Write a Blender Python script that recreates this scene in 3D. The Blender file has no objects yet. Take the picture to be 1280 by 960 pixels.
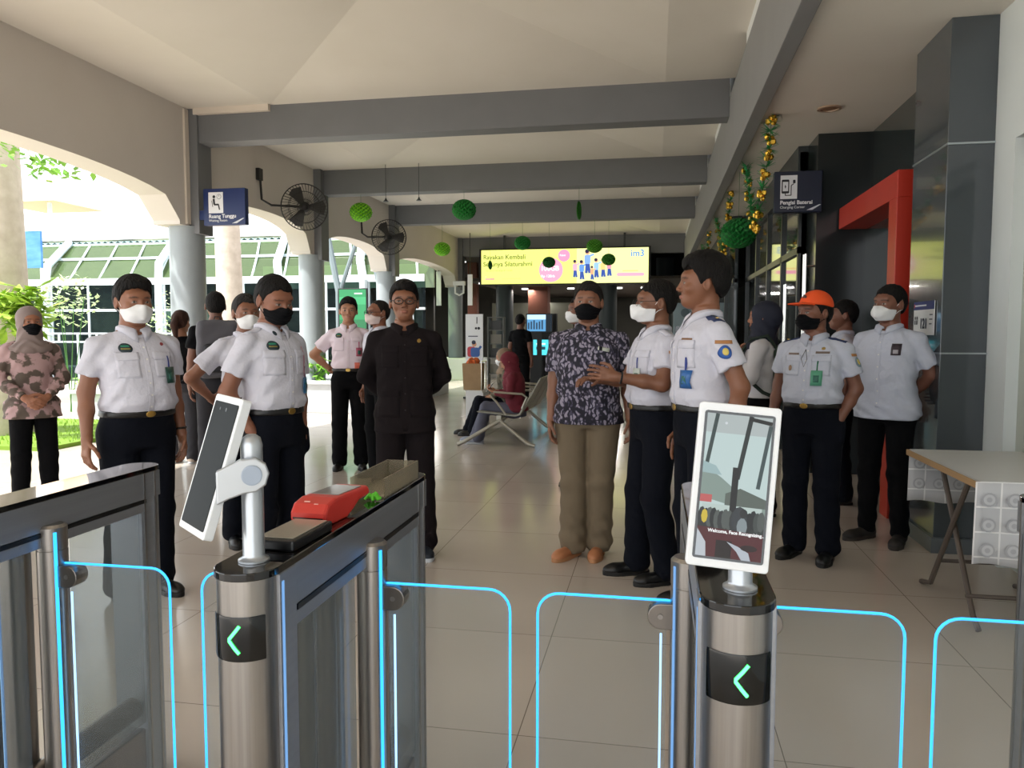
import bpy, math, random
import numpy as np
from mathutils import Vector, Matrix
R = math.radians
PI = math.pi
scn = bpy.context.scene
col = scn.collection

# ---------------------------------------------------------------- camera, world, sun, exposure
cam = bpy.data.cameras.new('camera'); cam_o = bpy.data.objects.new('camera', cam); col.objects.link(cam_o)
cam.sensor_width = 36; cam.lens = 36*960/1280; cam.clip_start = .05; cam.clip_end = 300
cam_o.location = (0, 0, 1.42); cam_o.rotation_euler = (R(90-3.87), 0, R(10.55))
scn.camera = cam_o
scn.view_settings.view_transform = 'Standard'; scn.view_settings.look = 'None'
scn.view_settings.gamma = 1; scn.view_settings.use_curve_mapping = False
scn.view_settings.exposure = 0.68
w = bpy.data.worlds.new('sky'); scn.world = w; w.use_nodes = True
bg = w.node_tree.nodes['Background']; bg.inputs['Color'].default_value = (.93, .97, 1, 1); bg.inputs['Strength'].default_value = 1.75
sun = bpy.data.lights.new('sun', 'SUN'); sun.energy = 5.0; sun.angle = R(1.5); sun.color = (1, .96, .88)
sun_o = bpy.data.objects.new('sun', sun); col.objects.link(sun_o); sun_o.rotation_euler = (R(18), R(-24), 0)
def lamp(name, loc, size, energy, color=(1, .95, .88), rot=(0, 0, 0), sy=None):
    l = bpy.data.lights.new(name, 'AREA'); l.energy = energy; l.size = size; l.color = color
    if sy: l.shape = 'RECTANGLE'; l.size_y = sy
    o = bpy.data.objects.new(name, l); col.objects.link(o); o.location = loc; o.rotation_euler = rot
    return o
# concourse lamps beyond the billboard (where the real fittings hang)
for x in (-8, -4.5, -1.5, 1.0):
    for y in (27, 31): lamp('concourse_lamp', (x, y, 2.9), .5, 34)

# ---------------------------------------------------------------- materials
def lin(h):
    h = h.lstrip('#'); r = [int(h[i:i+2], 16)/255 for i in (0, 2, 4)]
    return tuple((c/12.92 if c <= .04045 else ((c+.055)/1.055)**2.4) for c in r) + (1,)
MATS = {}
def mat(name, c='#888888', rough=.6, metal=0, emis=None, es=1, noise=None, bump=0, bscale=200, trans=0, coat=0, spec=None, vcol=False, aniso=0, stretch=None):
    """noise=(other colour, scale, contrast)"""
    if name in MATS: return MATS[name]
    m = bpy.data.materials.new(name); m.use_nodes = True; nt = m.node_tree; b = nt.nodes['Principled BSDF']
    b.inputs['Base Color'].default_value = lin(c); b.inputs['Roughness'].default_value = rough; b.inputs['Metallic'].default_value = metal
    if trans: b.inputs['Transmission Weight'].default_value = trans
    if coat: b.inputs['Coat Weight'].default_value = coat
    if spec is not None: b.inputs['Specular IOR Level'].default_value = spec
    if emis: b.inputs['Emission Color'].default_value = lin(emis); b.inputs['Emission Strength'].default_value = es
    tc = nt.nodes.new('ShaderNodeTexCoord'); src = tc.outputs['Object']
    if stretch:
        mp = nt.nodes.new('ShaderNodeMapping'); mp.inputs['Scale'].default_value = stretch; nt.links.new(src, mp.inputs['Vector']); src = mp.outputs['Vector']
    if vcol:
        a = nt.nodes.new('ShaderNodeVertexColor'); a.layer_name = 'Col'; nt.links.new(a.outputs['Color'], b.inputs['Base Color'])
    n2, sc, k = noise if noise else (None, bscale, .5)
    if noise:
        t = nt.nodes.new('ShaderNodeTexNoise'); t.inputs['Scale'].default_value = sc; t.inputs['Detail'].default_value = 5
        nt.links.new(src, t.inputs['Vector'])
        cr = nt.nodes.new('ShaderNodeValToRGB'); cr.color_ramp.elements[0].position = .5-k/2; cr.color_ramp.elements[1].position = .5+k/2
        cr.color_ramp.elements[0].color = lin(c); cr.color_ramp.elements[1].color = lin(n2)
        nt.links.new(t.outputs['Fac'], cr.inputs['Fac']); nt.links.new(cr.outputs['Color'], b.inputs['Base Color'])
    if bump:
        t = nt.nodes.new('ShaderNodeTexNoise'); t.inputs['Scale'].default_value = bscale; t.inputs['Detail'].default_value = 4
        nt.links.new(src, t.inputs['Vector'])
        bp = nt.nodes.new('ShaderNodeBump'); bp.inputs['Strength'].default_value = bump; bp.inputs['Distance'].default_value = .01
        nt.links.new(t.outputs['Fac'], bp.inputs['Height']); nt.links.new(bp.outputs['Normal'], b.inputs['Normal'])
    MATS[name] = m
    return m
def emat(name, c, s=1):
    return mat(name, '#000000', .5, emis=c, es=s)
def glassy(name, tint='#ffffff', alpha=.15, rough=.03, refl=1.0, base='#dfe8ea'):
    """thin pane: mostly see-through, with a gloss"""
    if name in MATS: return MATS[name]
    m = bpy.data.materials.new(name); m.use_nodes = True; nt = m.node_tree; nt.nodes.clear()
    o = nt.nodes.new('ShaderNodeOutputMaterial'); mx = nt.nodes.new('ShaderNodeMixShader'); tr = nt.nodes.new('ShaderNodeBsdfTransparent')
    tr.inputs['Color'].default_value = lin(tint)
    pr = nt.nodes.new('ShaderNodeBsdfPrincipled'); pr.inputs['Base Color'].default_value = lin(base); pr.inputs['Roughness'].default_value = rough
    lw = nt.nodes.new('ShaderNodeLayerWeight'); lw.inputs['Blend'].default_value = .5
    fr = nt.nodes.new('ShaderNodeMath'); fr.operation = 'POWER'; fr.inputs[1].default_value = 4; nt.links.new(lw.outputs['Facing'], fr.inputs[0])
    ad = nt.nodes.new('ShaderNodeMath'); ad.operation = 'MULTIPLY_ADD'; ad.inputs[1].default_value = refl*.8; ad.inputs[2].default_value = alpha+.03; ad.use_clamp = True
    nt.links.new(fr.outputs[0], ad.inputs[0]); nt.links.new(ad.outputs[0], mx.inputs[0])
    nt.links.new(tr.outputs[0], mx.inputs[1]); nt.links.new(pr.outputs[0], mx.inputs[2]); nt.links.new(mx.outputs[0], o.inputs[0])
    MATS[name] = m
    return m

# ---------------------------------------------------------------- mesh helpers
class MB:
    def __init__(s): s.v = []; s.f = []
    def add(s, vs, fs):
        n = len(s.v); s.v += [tuple(v) for v in vs]; s.f += [tuple(i+n for i in f) for f in fs]; return s
    def box(s, a, b, M=None):
        x0, y0, z0 = a; x1, y1, z1 = b
        vs = [(x0,y0,z0),(x1,y0,z0),(x1,y1,z0),(x0,y1,z0),(x0,y0,z1),(x1,y0,z1),(x1,y1,z1),(x0,y1,z1)]
        if M is not None: vs = [tuple(M @ Vector(v)) for v in vs]
        return s.add(vs, [(0,3,2,1),(4,5,6,7),(0,1,5,4),(1,2,6,5),(2,3,7,6),(3,0,4,7)])
    def tube(s, pts, r, n=10, cap=True, closed=False):
        pts = [Vector(p) for p in pts]; rs = r if isinstance(r, (list, tuple)) else [r]*len(pts)
        N = len(pts); rings = []; up = None
        for i, p in enumerate(pts):
            a = pts[(i-1) % N] if (i or closed) else pts[0]; b = pts[(i+1) % N] if (i < N-1 or closed) else pts[-1]
            d = (b-a).normalized() if (b-a).length > 1e-9 else Vector((0, 0, 1))
            if up is None:
                up = Vector((0, 0, 1)) if abs(d.z) < .9 else Vector((1, 0, 0))
            x = d.cross(up)
            if x.length < 1e-4: up = Vector((0, 1, 0)) if abs(d.y) < .9 else Vector((1, 0, 0)); x = d.cross(up)
            x.normalize(); y = x.cross(d).normalized(); up = y
            rings.append([p + x*math.cos(2*PI*k/n)*rs[i] + y*math.sin(2*PI*k/n)*rs[i] for k in range(n)])
        vs = [v for rg in rings for v in rg]; fs = []
        M = N if closed else N-1
        for i in range(M):
            j = (i+1) % N
            for k in range(n): fs.append((i*n+k, i*n+(k+1) % n, j*n+(k+1) % n, j*n+k))
        if cap and not closed: fs += [tuple(range(n))[::-1], tuple((N-1)*n+k for k in range(n))]
        return s.add(vs, fs)
    def lathe(s, prof, c=(0, 0, 0), n=24, M=None, cap=True):
        vs = []; fs = []
        for (r, z) in prof:
            for k in range(n):
                v = Vector((r*math.cos(2*PI*k/n), r*math.sin(2*PI*k/n), z))
                if M is not None: v = M @ v
                vs.append(v+Vector(c))
        for i in range(len(prof)-1):
            for k in range(n): fs.append((i*n+k, i*n+(k+1) % n, (i+1)*n+(k+1) % n, (i+1)*n+k))
        if cap: fs += [tuple(range(n))[::-1], tuple((len(prof)-1)*n+k for k in range(n))]
        return s.add(vs, fs)
    def prism(s, poly, h0, h1, M=None, axis='z'):
        """poly 2D list extruded h0..h1 along an axis"""
        n = len(poly)
        def pt(p, h): return {'z': (p[0], p[1], h), 'y': (p[0], h, p[1]), 'x': (h, p[0], p[1])}[axis]
        vs = [pt(p, h0) for p in poly] + [pt(p, h1) for p in poly]
        if M is not None: vs = [tuple(M @ Vector(v)) for v in vs]
        fs = [tuple(range(n))[::-1], tuple(range(n, 2*n))] + [(i, (i+1) % n, n+(i+1) % n, n+i) for i in range(n)]
        return s.add(vs, fs)
    def quad(s, *p): return s.add(p, [tuple(range(len(p)))])
    def build(s, name, m, parent=None, smooth=False, bevel=0, loc=None, rz=None, ang=40):
        me = bpy.data.meshes.new(name); me.from_pydata(s.v, [], s.f); me.update()
        import bmesh
        bm = bmesh.new(); bm.from_mesh(me); bmesh.ops.recalc_face_normals(bm, faces=bm.faces)
        bm.to_mesh(me); bm.free()
        if smooth:
            me.shade_smooth()
            try: me.set_sharp_from_angle(angle=R(ang))
            except Exception: pass
        return link(name, me, m, parent, bevel, loc, rz)
def link(name, me, m, parent=None, bevel=0, loc=None, rz=None):
    o = bpy.data.objects.new(name, me); col.objects.link(o)
    if m: me.materials.append(m)
    if parent is not None: o.parent = parent
    if loc: o.location = loc
    if rz is not None: o.rotation_euler = (0, 0, rz)
    if bevel:
        b = o.modifiers.new('bevel', 'BEVEL'); b.width = bevel; b.segments = 2; b.limit_method = 'ANGLE'; b.angle_limit = R(50)
    return o
def tag(o, label=None, cat=None, group=None, kind=None):
    if label: o['label'] = label
    if cat: o['category'] = cat
    if group: o['group'] = group
    if kind: o['kind'] = kind
    return o
def thing(name, label, cat, loc=(0, 0, 0), rz=0, group=None):
    o = bpy.data.objects.new(name, None); col.objects.link(o); o.empty_display_size = .1
    o.location = loc; o.rotation_euler = (0, 0, rz); tag(o, label, cat, group); return o
def struct(o): o['kind'] = 'structure'; return o
def copy_tree(o, parent=None):
    c = o.copy(); col.objects.link(c)
    if parent is not None: c.parent = parent
    for ch in list(o.children): copy_tree(ch, c)
    return c
def text_mesh(name, s, size, m, parent, loc, rot=(R(90), 0, 0), align='LEFT', ext=.0008, bold=0, sx=1):
    cu = bpy.data.curves.new(name, 'FONT'); cu.body = s; cu.size = size; cu.align_x = align; cu.extrude = ext; cu.offset = bold
    to = bpy.data.objects.new(name, cu); me = bpy.data.meshes.new_from_object(to)
    bpy.data.objects.remove(to); me.name = name; me.materials.clear()
    o = link(name, me, m, parent); o.location = loc; o.rotation_euler = rot; o.scale = (sx, 1, 1)
    return o
def rrect(w, h, r, n=5, cx=0, cy=0):
    p = []
    for (x, y, a) in ((w/2-r, h/2-r, 0), (-w/2+r, h/2-r, 90), (-w/2+r, -h/2+r, 180), (w/2-r, -h/2+r, 270)):
        for k in range(n+1):
            t = R(a+90*k/n); p.append((cx+x+r*math.cos(t), cy+y+r*math.sin(t)))
    return p
def stadium(w, y0, y1, n=10, cx=0, ends=(1, 1)):
    """plan outline, x width w, from y0 to y1 with round ends"""
    r = w/2; p = []
    for k in range(n+1):
        t = R(180+180*k/n); p.append((cx+r*math.cos(t), y0+r+r*math.sin(t)) if ends[0] else ((cx-r, y0) if k < n/2 else (cx+r, y0)))
    for k in range(n+1):
        t = R(180*k/n); p.append((cx+r*math.cos(t), y1-r+r*math.sin(t)) if ends[1] else ((cx+r, y1) if k < n/2 else (cx-r, y1)))
    q = []
    for a in p:
        if not q or (abs(a[0]-q[-1][0])+abs(a[1]-q[-1][1])) > 1e-6: q.append(a)
    return q
# ================================================================ SETTING
M_wall = mat('wall_paint', '#dbd5ce', .85, noise=('#d3ccc4', 1.5, .8))
M_ceil = mat('ceiling_paint', '#e6e1d8', .9, noise=('#dcd6cb', 1.2, .8))
M_beam = mat('beam_grey_paint', '#75777a', .55, noise=('#6e7073', 3, .7))
M_beam2 = mat('long_beam_paint', '#8c8d8e', .55, noise=('#858687', 3, .7))
M_col = mat('column_grey_paint', '#9ba3a8', .35, noise=('#949ca1', 4, .7))
M_white = mat('white_paint', '#e9ebec', .6, noise=('#dfe2e4', 3, .8))

def tile_mat(name, c1, c2, grout, size, rough):
    m = bpy.data.materials.new(name); m.use_nodes = True; nt = m.node_tree; b = nt.nodes['Principled BSDF']
    tc = nt.nodes.new('ShaderNodeTexCoord'); br = nt.nodes.new('ShaderNodeTexBrick'); mp = nt.nodes.new('ShaderNodeMapping')
    mp.inputs['Location'].default_value = (.46, .12, 0)
    nt.links.new(tc.outputs['Object'], mp.inputs['Vector']); nt.links.new(mp.outputs['Vector'], br.inputs['Vector'])
    br.offset = 0; br.squash = 1; br.inputs['Scale'].default_value = 1; br.inputs['Brick Width'].default_value = size; br.inputs['Row Height'].default_value = size
    br.inputs['Mortar Size'].default_value = .0022; br.inputs['Mortar Smooth'].default_value = .3
    br.inputs['Color1'].default_value = lin(c1); br.inputs['Color2'].default_value = lin(c2); br.inputs['Mortar'].default_value = lin(grout)
    ns = nt.nodes.new('ShaderNodeTexNoise'); ns.inputs['Scale'].default_value = 1.3; ns.inputs['Detail'].default_value = 6
    nt.links.new(tc.outputs['Object'], ns.inputs['Vector'])
    mx = nt.nodes.new('ShaderNodeMix'); mx.data_type = 'RGBA'; mx.blend_type = 'MULTIPLY'; mx.inputs[0].default_value = .25
    cr = nt.nodes.new('ShaderNodeValToRGB'); cr.color_ramp.elements[0].color = (.72, .7, .68, 1); cr.color_ramp.elements[0].position = .3; cr.color_ramp.elements[1].position = .7
    nt.links.new(ns.outputs['Fac'], cr.inputs['Fac']); nt.links.new(br.outputs['Color'], mx.inputs[6]); nt.links.new(cr.outputs['Color'], mx.inputs[7])
    nt.links.new(mx.outputs[2], b.inputs['Base Color'])
    rr = nt.nodes.new('ShaderNodeMapRange'); rr.inputs[3].default_value = rough; rr.inputs[4].default_value = rough+.1
    nt.links.new(ns.outputs['Fac'], rr.inputs[0]); nt.links.new(rr.outputs[0], b.inputs['Roughness'])
    return m
M_floor = tile_mat('polished_floor_tiles', '#cec3b8', '#c9beb3', '#7e746a', .6*1.5, .1)
struct(MB().box((-13, -10, -.1), (3.2, 36, 0)).build('floor', M_floor))
M_pave = mat('outdoor_paving', '#cfc6ba', .8, noise=('#beb5a8', 2, .8))
struct(MB().box((-60, -30, -.14), (40, 70, -.1)).build('trim_1', M_pave))

# hall ceiling: bays with a recessed hip between the beams
BY = [-4.5, 3.2, 9.25, 13.1, 17.0, 23.2]      # beam faces nearest the camera; unseen first bay extended to cut front light
bw = .28
c = MB()
XL, XR = -6.0, .82
for i in range(len(BY)-1):
    y0, y1 = BY[i]+(bw if i else 0), BY[i+1]
    a, b_ = -4.85, .08; ins = min(2.3, (y1-y0)*.47); zt = 4.3+ins*.17
    c.quad((XL, y0, 4.3), (a, y0, 4.3), (a, y1, 4.3), (XL, y1, 4.3))
    c.quad((b_, y0, 4.3), (XR+.2, y0, 4.3), (XR+.2, y1, 4.3), (b_, y1, 4.3))
    P = [(a, y0, 4.3), (b_, y0, 4.3), (b_, y1, 4.3), (a, y1, 4.3)]
    Q = [(a+ins, y0+ins, zt), (b_-ins, y0+ins, zt), (b_-ins, y1-ins, zt), (a+ins, y1-ins, zt)]
    for k in range(4): c.quad(P[k], P[(k+1) % 4], Q[(k+1) % 4], Q[k])
    c.quad(*Q)
struct(c.build('ceiling', M_ceil))
struct(MB().box((-6.4, -4.5, 5.3), (3.4, 36, 5.4)).build('trim_2', M_white))
for i, y in enumerate(BY[1:-1]):
    struct(MB().box((-6.0, y, 3.87), (.8, y+bw, 4.33)).build('trim_%d' % (3+i), M_beam, bevel=.008))
struct(MB().box((-6.2, 23.2, 3.75), (2.2, 23.5, 4.33)).build('trim_7', M_beam, bevel=.008))
# long beam and the white wall above it with a slot of clerestory window
struct(MB().box((.8, -4.5, 3.32), (.92, 23.2, 4.1)).build('trim_8', M_beam2, bevel=.006))
w8 = MB()
for y0, y1 in ((-4.5, 7.9), (9.5, 11.9), (13.4, 15.9), (17.3, 23.2)): w8.box((.83, y0, 4.1), (.9, y1, 5.3))
for y0, y1 in ((7.9, 9.5), (11.9, 13.4), (15.9, 17.3)): w8.box((.83, y0, 5.0), (.9, y1, 5.3))
struct(w8.build('wall_clerestory', M_white))
cl = MB()
for y0, y1 in ((7.9, 9.5), (11.9, 13.4), (15.9, 17.3)): cl.box((.86, y0, 4.1), (.88, y1, 5.0))
struct(cl.build('window_1', mat('dark_glazing', '#20262a', .08)))
# side aisle ceiling
struct(MB().box((.92, -4.5, 3.36), (3.4, 36, 3.46)).build('ceiling_aisle', M_ceil))

# left arcade wall with arches
aw = MB(); x0, x1 = -6.38, -6.0; spans = [(-3.9, 2.98), (3.4, 9.0), (9.62, 12.78), (13.35, 16.7), (17.3, 23.0)]
ztop = 4.4; zs, zc = 2.8, 3.3
edges = [-4.5]  # wall also runs on unseen behind the camera, lengthened to dim the front light
for s in spans: edges += list(s)
edges += [23.5]
for i in range(0, len(edges), 2):               # piers between arches (above the columns)
    aw.box((x0, edges[i], zs-.0), (x1, edges[i+1], ztop))
for (a, b_) in spans:
    n = 20
    prev = None
    for k in range(n+1):
        t = k/n; y = a+(b_-a)*t; u = abs(2*t-1)
        z = zs+.18+(zc-zs-.18)*math.sqrt(max(0, 1-u**2.3)) if 0 < k < n else zs+.05
        if prev:
            ya, za = prev
            v = [(x0, ya, za), (x1, ya, za), (x1, ya, ztop), (x0, ya, ztop), (x0, y, z), (x1, y, z), (x1, y, ztop), (x0, y, ztop)]
            aw.add(v, [(0, 1, 5, 4), (1, 2, 6, 5), (3, 0, 4, 7)])
        prev = (y, z)
struct(aw.build('wall_left', M_wall))
for i, y in enumerate((3.19, 9.33, 13.08, 17.0, 23.25)):   # round columns with a squared pilaster above
    cc = MB().lathe([(.235, 0), (.235, .12), (.225, .14), (.225, 2.8)], (-6.12, y, 0), 32)
    struct(cc.build('trim_%d' % (9+i), M_col, smooth=True))
    struct(MB().box((-6.06, y-.12, 2.7), (-5.86, y+.2, 4.3)).build('trim_%d' % (20+i), M_beam, bevel=.01))
# white cable duct down the first pilaster
struct(MB().box((-6.02, 9.12, 2.82), (-5.97, 9.2, 4.28)).box((-5.9, 9.19, 4.22), (-4.85, 9.25, 4.3)).build('trim_30', mat('duct_cream', '#ddd3c6', .6)))
# low planter wall along the arcade
M_plant = mat('planter_white', '#cfd3d6', .5, noise=('#c2c6ca', 5, .8))
pm = MB()
for (a, b_) in ((12.6, 17.4), ):
    pm.box((-6.5, a, 0), (-4.75, b_, .5)); pm.box((-6.55, a-.04, .5), (-4.7, b_+.04, .56))
struct(pm.build('trim_31', M_plant, bevel=.01))
struct(MB().box((-9.3, 10.9, 0), (-7.2, 11.3, .42)).box((-9.35, 10.85, .42), (-7.15, 11.35, .48)).build('trim_32', M_plant, bevel=.01))
struct(MB().box((-6.6, 22.4, 0), (-4.9, 23.9, .62)).build('trim_33', M_white, bevel=.01))

# right side: dark glass wall, granite pilaster, white wall with a door
M_granite = mat('dark_gloss_panel', '#4a5055', .12, noise=('#434a4f', 2, .6), coat=.4)
M_granite2 = mat('dark_gloss_panel_side', '#3a434b', .18, noise=('#353e46', 2, .6))
M_gloss = mat('smoked_glass_wall', '#343b3c', .06, noise=('#2e3435', 1, .5), coat=.5)
M_mull = mat('dark_mullion', '#2c3133', .35)
wr = MB().box((2.05, 5.3, 0), (2.2, 6.15, 3.4)).box((2.05, 6.15, 2.6), (2.2, 8.1, 3.4)).box((2.05, 8.1, 0), (2.2, 9.2, 3.4))
struct(wr.build('wall_right', M_gloss))
struct(MB().box((2.0, 6.15, 0), (2.04, 8.1, 2.6)).build('window_6', M_gloss)); struct(MB().box((1.985, 7.1, 0), (2.05, 7.16, 2.45)).build('trim_53', M_mull))
pl = MB().box((1.78, 5.3, 0), (2.1, 5.95, 3.36))
struct(pl.build('trim_34', M_granite, bevel=.004))
struct(MB().box((1.775, 5.29, 2.585), (2.1, 5.955, 2.597)).box((1.775, 5.29, 1.28), (2.1, 5.955, 1.29)).build('trim_35', mat('bright_joint', '#a9b2b6', .3, .6)))
struct(MB().box((1.76, 5.27, 0), (2.12, 5.97, .1)).build('baseboard_right', mat('grey_skirting', '#60666a', .3)))
# stepped shopfront beyond the portal: glass bays with mullions
gm = MB(); mm = MB()
struct(MB().box((1.55, 8.1, 0), (2.2, 8.6, 3.36)).build('trim_36', mat('black_gloss_column', '#2a2f31', .15, noise=('#232829', 2, .6))))
gm.box((1.5, 8.6, 0), (1.56, 13.5, 3.0)); gm.box((1.3, 13.5, 0), (1.36, 19, 3.0))
for y in (8.6, 9.7, 10.9, 12.1, 13.4, 15, 16.8, 18.9):
    xx = 1.47 if y < 13.5 else 1.27
    mm.box((xx, y, 0), (xx+.1, y+.07, 3.3))
mm.box((1.47, 8.6, 2.25), (1.55, 13.5, 2.32)); mm.box((1.27, 13.5, 2.25), (1.35, 19, 2.32))
mm.box((1.45, 8.6, 3.0), (1.6, 13.5, 3.36)); mm.box((1.25, 13.5, 3.0), (1.4, 19, 3.36))
struct(gm.build('window_2', M_gloss)); struct(mm.build('trim_37', M_mull))
struct(MB().box((1.15, 19, 0), (1.5, 19.4, 3.36)).build('trim_38', mat('tan_post', '#8f887b', .7)))
struct(MB().box((1.3, 19.4, 0), (1.5, 36, 3.4)).build('wall_far_right', mat('olive_wall', '#5d5f54', .8)))
# interior behind the portal
struct(MB().box((2.9, 5.9, 0), (3.0, 8.5, 2.7)).box((2.2, 8.2, 0), (3.0, 8.3, 2.7)).box((2.2, 5.9, 0), (3.0, 6.0, 2.7)).box((2.05, 5.9, 2.6), (3.0, 8.3, 2.7)).build('wall_booth', mat('booth_dark', '#222c33', .25)))
# white wall nearer than the pilaster, door reveal
M_wr = mat('cool_white_wall', '#dfe6e6', .6, noise=('#d5dcdc', 2, .8))
struct(MB().box((2.05, 5.02, 0), (2.35, 5.3, 3.4)).box((2.05, 3.6, 2.55), (2.35, 5.02, 3.4)).box((2.05, -4.5, 0), (2.35, 3.6, 3.4)).build('wall_near_right', M_wr))
dr = struct(MB().box((2.2, 3.6, 0), (2.26, 5.02, 2.5)).build('door_1', mat('olive_door', '#6e7450', .5, noise=('#666c49', 3, .6))))
struct(MB().box((2.12, 4.92, 0), (2.28, 5.02, 2.55)).box((2.12, 3.6, 2.46), (2.28, 5.02, 2.55)).build('trim_39', mat('door_frame_grey', '#b9bfb6', .5)))

# far dark concourse
struct(MB().box((3.2, -4.5, 0), (3.35, 36, 5.3)).build('wall_light_block', M_wall))  # added out of view to block sunlight leaking in through the aisle glass
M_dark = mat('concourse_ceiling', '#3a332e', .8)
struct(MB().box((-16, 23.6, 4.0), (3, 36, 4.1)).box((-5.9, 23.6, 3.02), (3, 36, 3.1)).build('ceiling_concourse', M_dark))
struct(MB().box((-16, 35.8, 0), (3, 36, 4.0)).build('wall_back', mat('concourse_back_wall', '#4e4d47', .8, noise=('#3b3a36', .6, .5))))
bk = MB()
for (a, b_, z) in ((-6.6, -3.3, 2.6), ): bk.box((a, 31, 0), (b_, 31.2, z))
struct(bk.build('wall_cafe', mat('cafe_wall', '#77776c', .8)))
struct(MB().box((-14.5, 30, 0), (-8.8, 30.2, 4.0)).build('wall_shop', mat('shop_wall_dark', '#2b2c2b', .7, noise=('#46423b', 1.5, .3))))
M_brown = mat('brown_pillar', '#6d3b29', .6, noise=('#5f3324', 3, .7))
for i, (x, y, wd) in enumerate(((-9.55, 24.5, .8), (-4.45, 27, .7), (-6.9, 28, .35))):
    struct(MB().box((x, y, 0), (x+wd, y+wd, 4.0)).build('trim_%d' % (40+i), M_brown, bevel=.01))
for i, x in enumerate((-5.2, -1.6, .3)):
    struct(MB().lathe([(.3, 0), (.3, 3.9)], (x, 26.5, 0), 24).build('trim_%d' % (45+i), mat('dark_grey_column', '#3f474a', .5), smooth=True))

# outdoors at the left: glazed canopy hall across the garden
M_frame = mat('white_steel', '#d7e3ea', .4)
gh = MB(); y0 = 21.0
for z in (2.95,): gh.box((-26, y0-.09, z-.1), (-6.4, y0, z+.1))
gh.box((-26, y0+1.0, 3.72), (-6.4, y0+1.06, 3.8)); gh.box((-26, y0+1.9, 4.28), (-6.4, y0+1.98, 4.36))
x = -26
while x < -6.6:
    gh.tube([(x, y0, 3.0), (x-.35, y0+1, 3.76), (x-.75, y0+1.9, 4.32)], .035, 6)
    x += 1.02
for x in (-22.5, -18.6, -14.7, -10.8, -8.2): gh.tube([(x, y0-.1, 0), (x, y0-.1, 2.9), (x-.25, y0+.3, 3.5), (x-.8, y0+1.9, 4.4)], .12, 10)
for x in [-25+1.3*k for k in range(15)]: gh.box((x, y0-.04, 0), (x+.06, y0+.02, 2.95))
gh.box((-26, y0-.05, 2.05), (-6.4, y0+.03, 2.12))
for z in (1.35, 1.1): gh.box((-26, y0-.55, z), (-6.4, y0-.5, z+.05))
for x in [-25+.65*k for k in range(29)]: gh.box((x, y0-.54, 0 if int(x*100) % 4 == 0 else 1.1), (x+.05, y0-.5, 1.4))
struct(gh.build('window_3', M_frame))
gp = MB().quad((-26, y0, 3.02), (-6.4, y0, 3.02), (-6.4, y0+1.9, 4.3), (-26, y0+1.9, 4.3))
struct(gp.build('window_4', glassy('green_canopy_glass', '#a3b888', .25, .05, 1, '#6c8456')))
gp2 = MB().box((-26, y0-.01, 0), (-6.4, y0+.01, 2.9))
struct(gp2.build('window_5', glassy('shop_glass', '#aebec4', .08, .03, 1, '#203036')))
rf = MB(); k = 0; x = -28
while x < -3.0:
    rf.quad((x, y0+1.9, 4.36), (x+.12, y0+1.9, 4.42), (x+.12, y0+12, 5.4), (x, y0+12, 5.34)); rf.quad((x+.12, y0+1.9, 4.42), (x+.24, y0+1.9, 4.36), (x+.24, y0+12, 5.34), (x+.12, y0+12, 5.4)); x += .24
struct(rf.build('ceiling_canopy', mat('corrugated_blue_green', '#7fa0a2', .5)))
ph = MB().box((-30, 29, 0), (-9, 29.2, 5.3))
struct(ph.build('wall_canopy_back', mat('shops_across', '#3c4238', .8, noise=('#8d9077', .9, .25), stretch=(1, 1, 1.6))))
# slim steel branches beyond the second and third arches
br = MB()
for x in (-8.4, -7.2):
    br.tube([(x, 19.6, 0), (x, 19.6, 2.5), (x-.5, 19.9, 4.4)], .09, 8); br.tube([(x, 19.6, 2.4), (x+.6, 19.9, 4.4)], .06, 8)
struct(br.build('trim_50', mat('grey_steel_branch', '#6e7b80', .5)))
wl = struct(MB().box((-12, 22.2, 2.75), (-6.5, 22.3, 3.45)).build('trim_51', mat('pale_fascia', '#c9cfd0', .6)))
lawn = MB().box((-16, 7.9, .0), (-7.1, 10.6, .05))
struct(lawn.build('trim_52', mat('lawn_soil', '#6f8f2c', .95)))
# ================================================================ flat printed / lit pictures: coloured shapes on a plane
def picture(name, polys, parent, loc, rot=(0, 0, 0), emit=0, step=.0006, rough=.5):
    """polys: (colour, [(u, v)...]); local plane is XZ facing -Y"""
    me = bpy.data.meshes.new(name); vs = []; fs = []; mi = []; cols = []
    for i, (c, p) in enumerate(polys):
        if c not in cols: cols.append(c)
        n = len(vs); vs += [(u, -step*i, v) for (u, v) in p]; fs.append(tuple(range(n, n+len(p)))); mi.append(cols.index(c))
    me.from_pydata(vs, [], fs); me.update()
    for c in cols: me.materials.append(emat('lit_%s_%g' % (c, emit), c, emit) if emit else mat('print_%s' % c, c, rough))
    me.polygons.foreach_set('material_index', mi)
    o = bpy.data.objects.new(name, me); col.objects.link(o); o.location = loc; o.rotation_euler = rot
    if parent is not None: o.parent = parent
    return o
def circ(cx, cy, r, n=20, ry=None): return [(cx+r*math.cos(2*PI*k/n), cy+(ry or r)*math.sin(2*PI*k/n)) for k in range(n)]
def rect(x0, y0, x1, y1): return [(x0, y0), (x1, y0), (x1, y1), (x0, y1)]
def bar(x0, y0, x1, y1, w_):
    d = math.hypot(x1-x0, y1-y0); nx, ny = -(y1-y0)/d*w_/2, (x1-x0)/d*w_/2
    return [(x0+nx, y0+ny), (x1+nx, y1+ny), (x1-nx, y1-ny), (x0-nx, y0-ny)]
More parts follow.
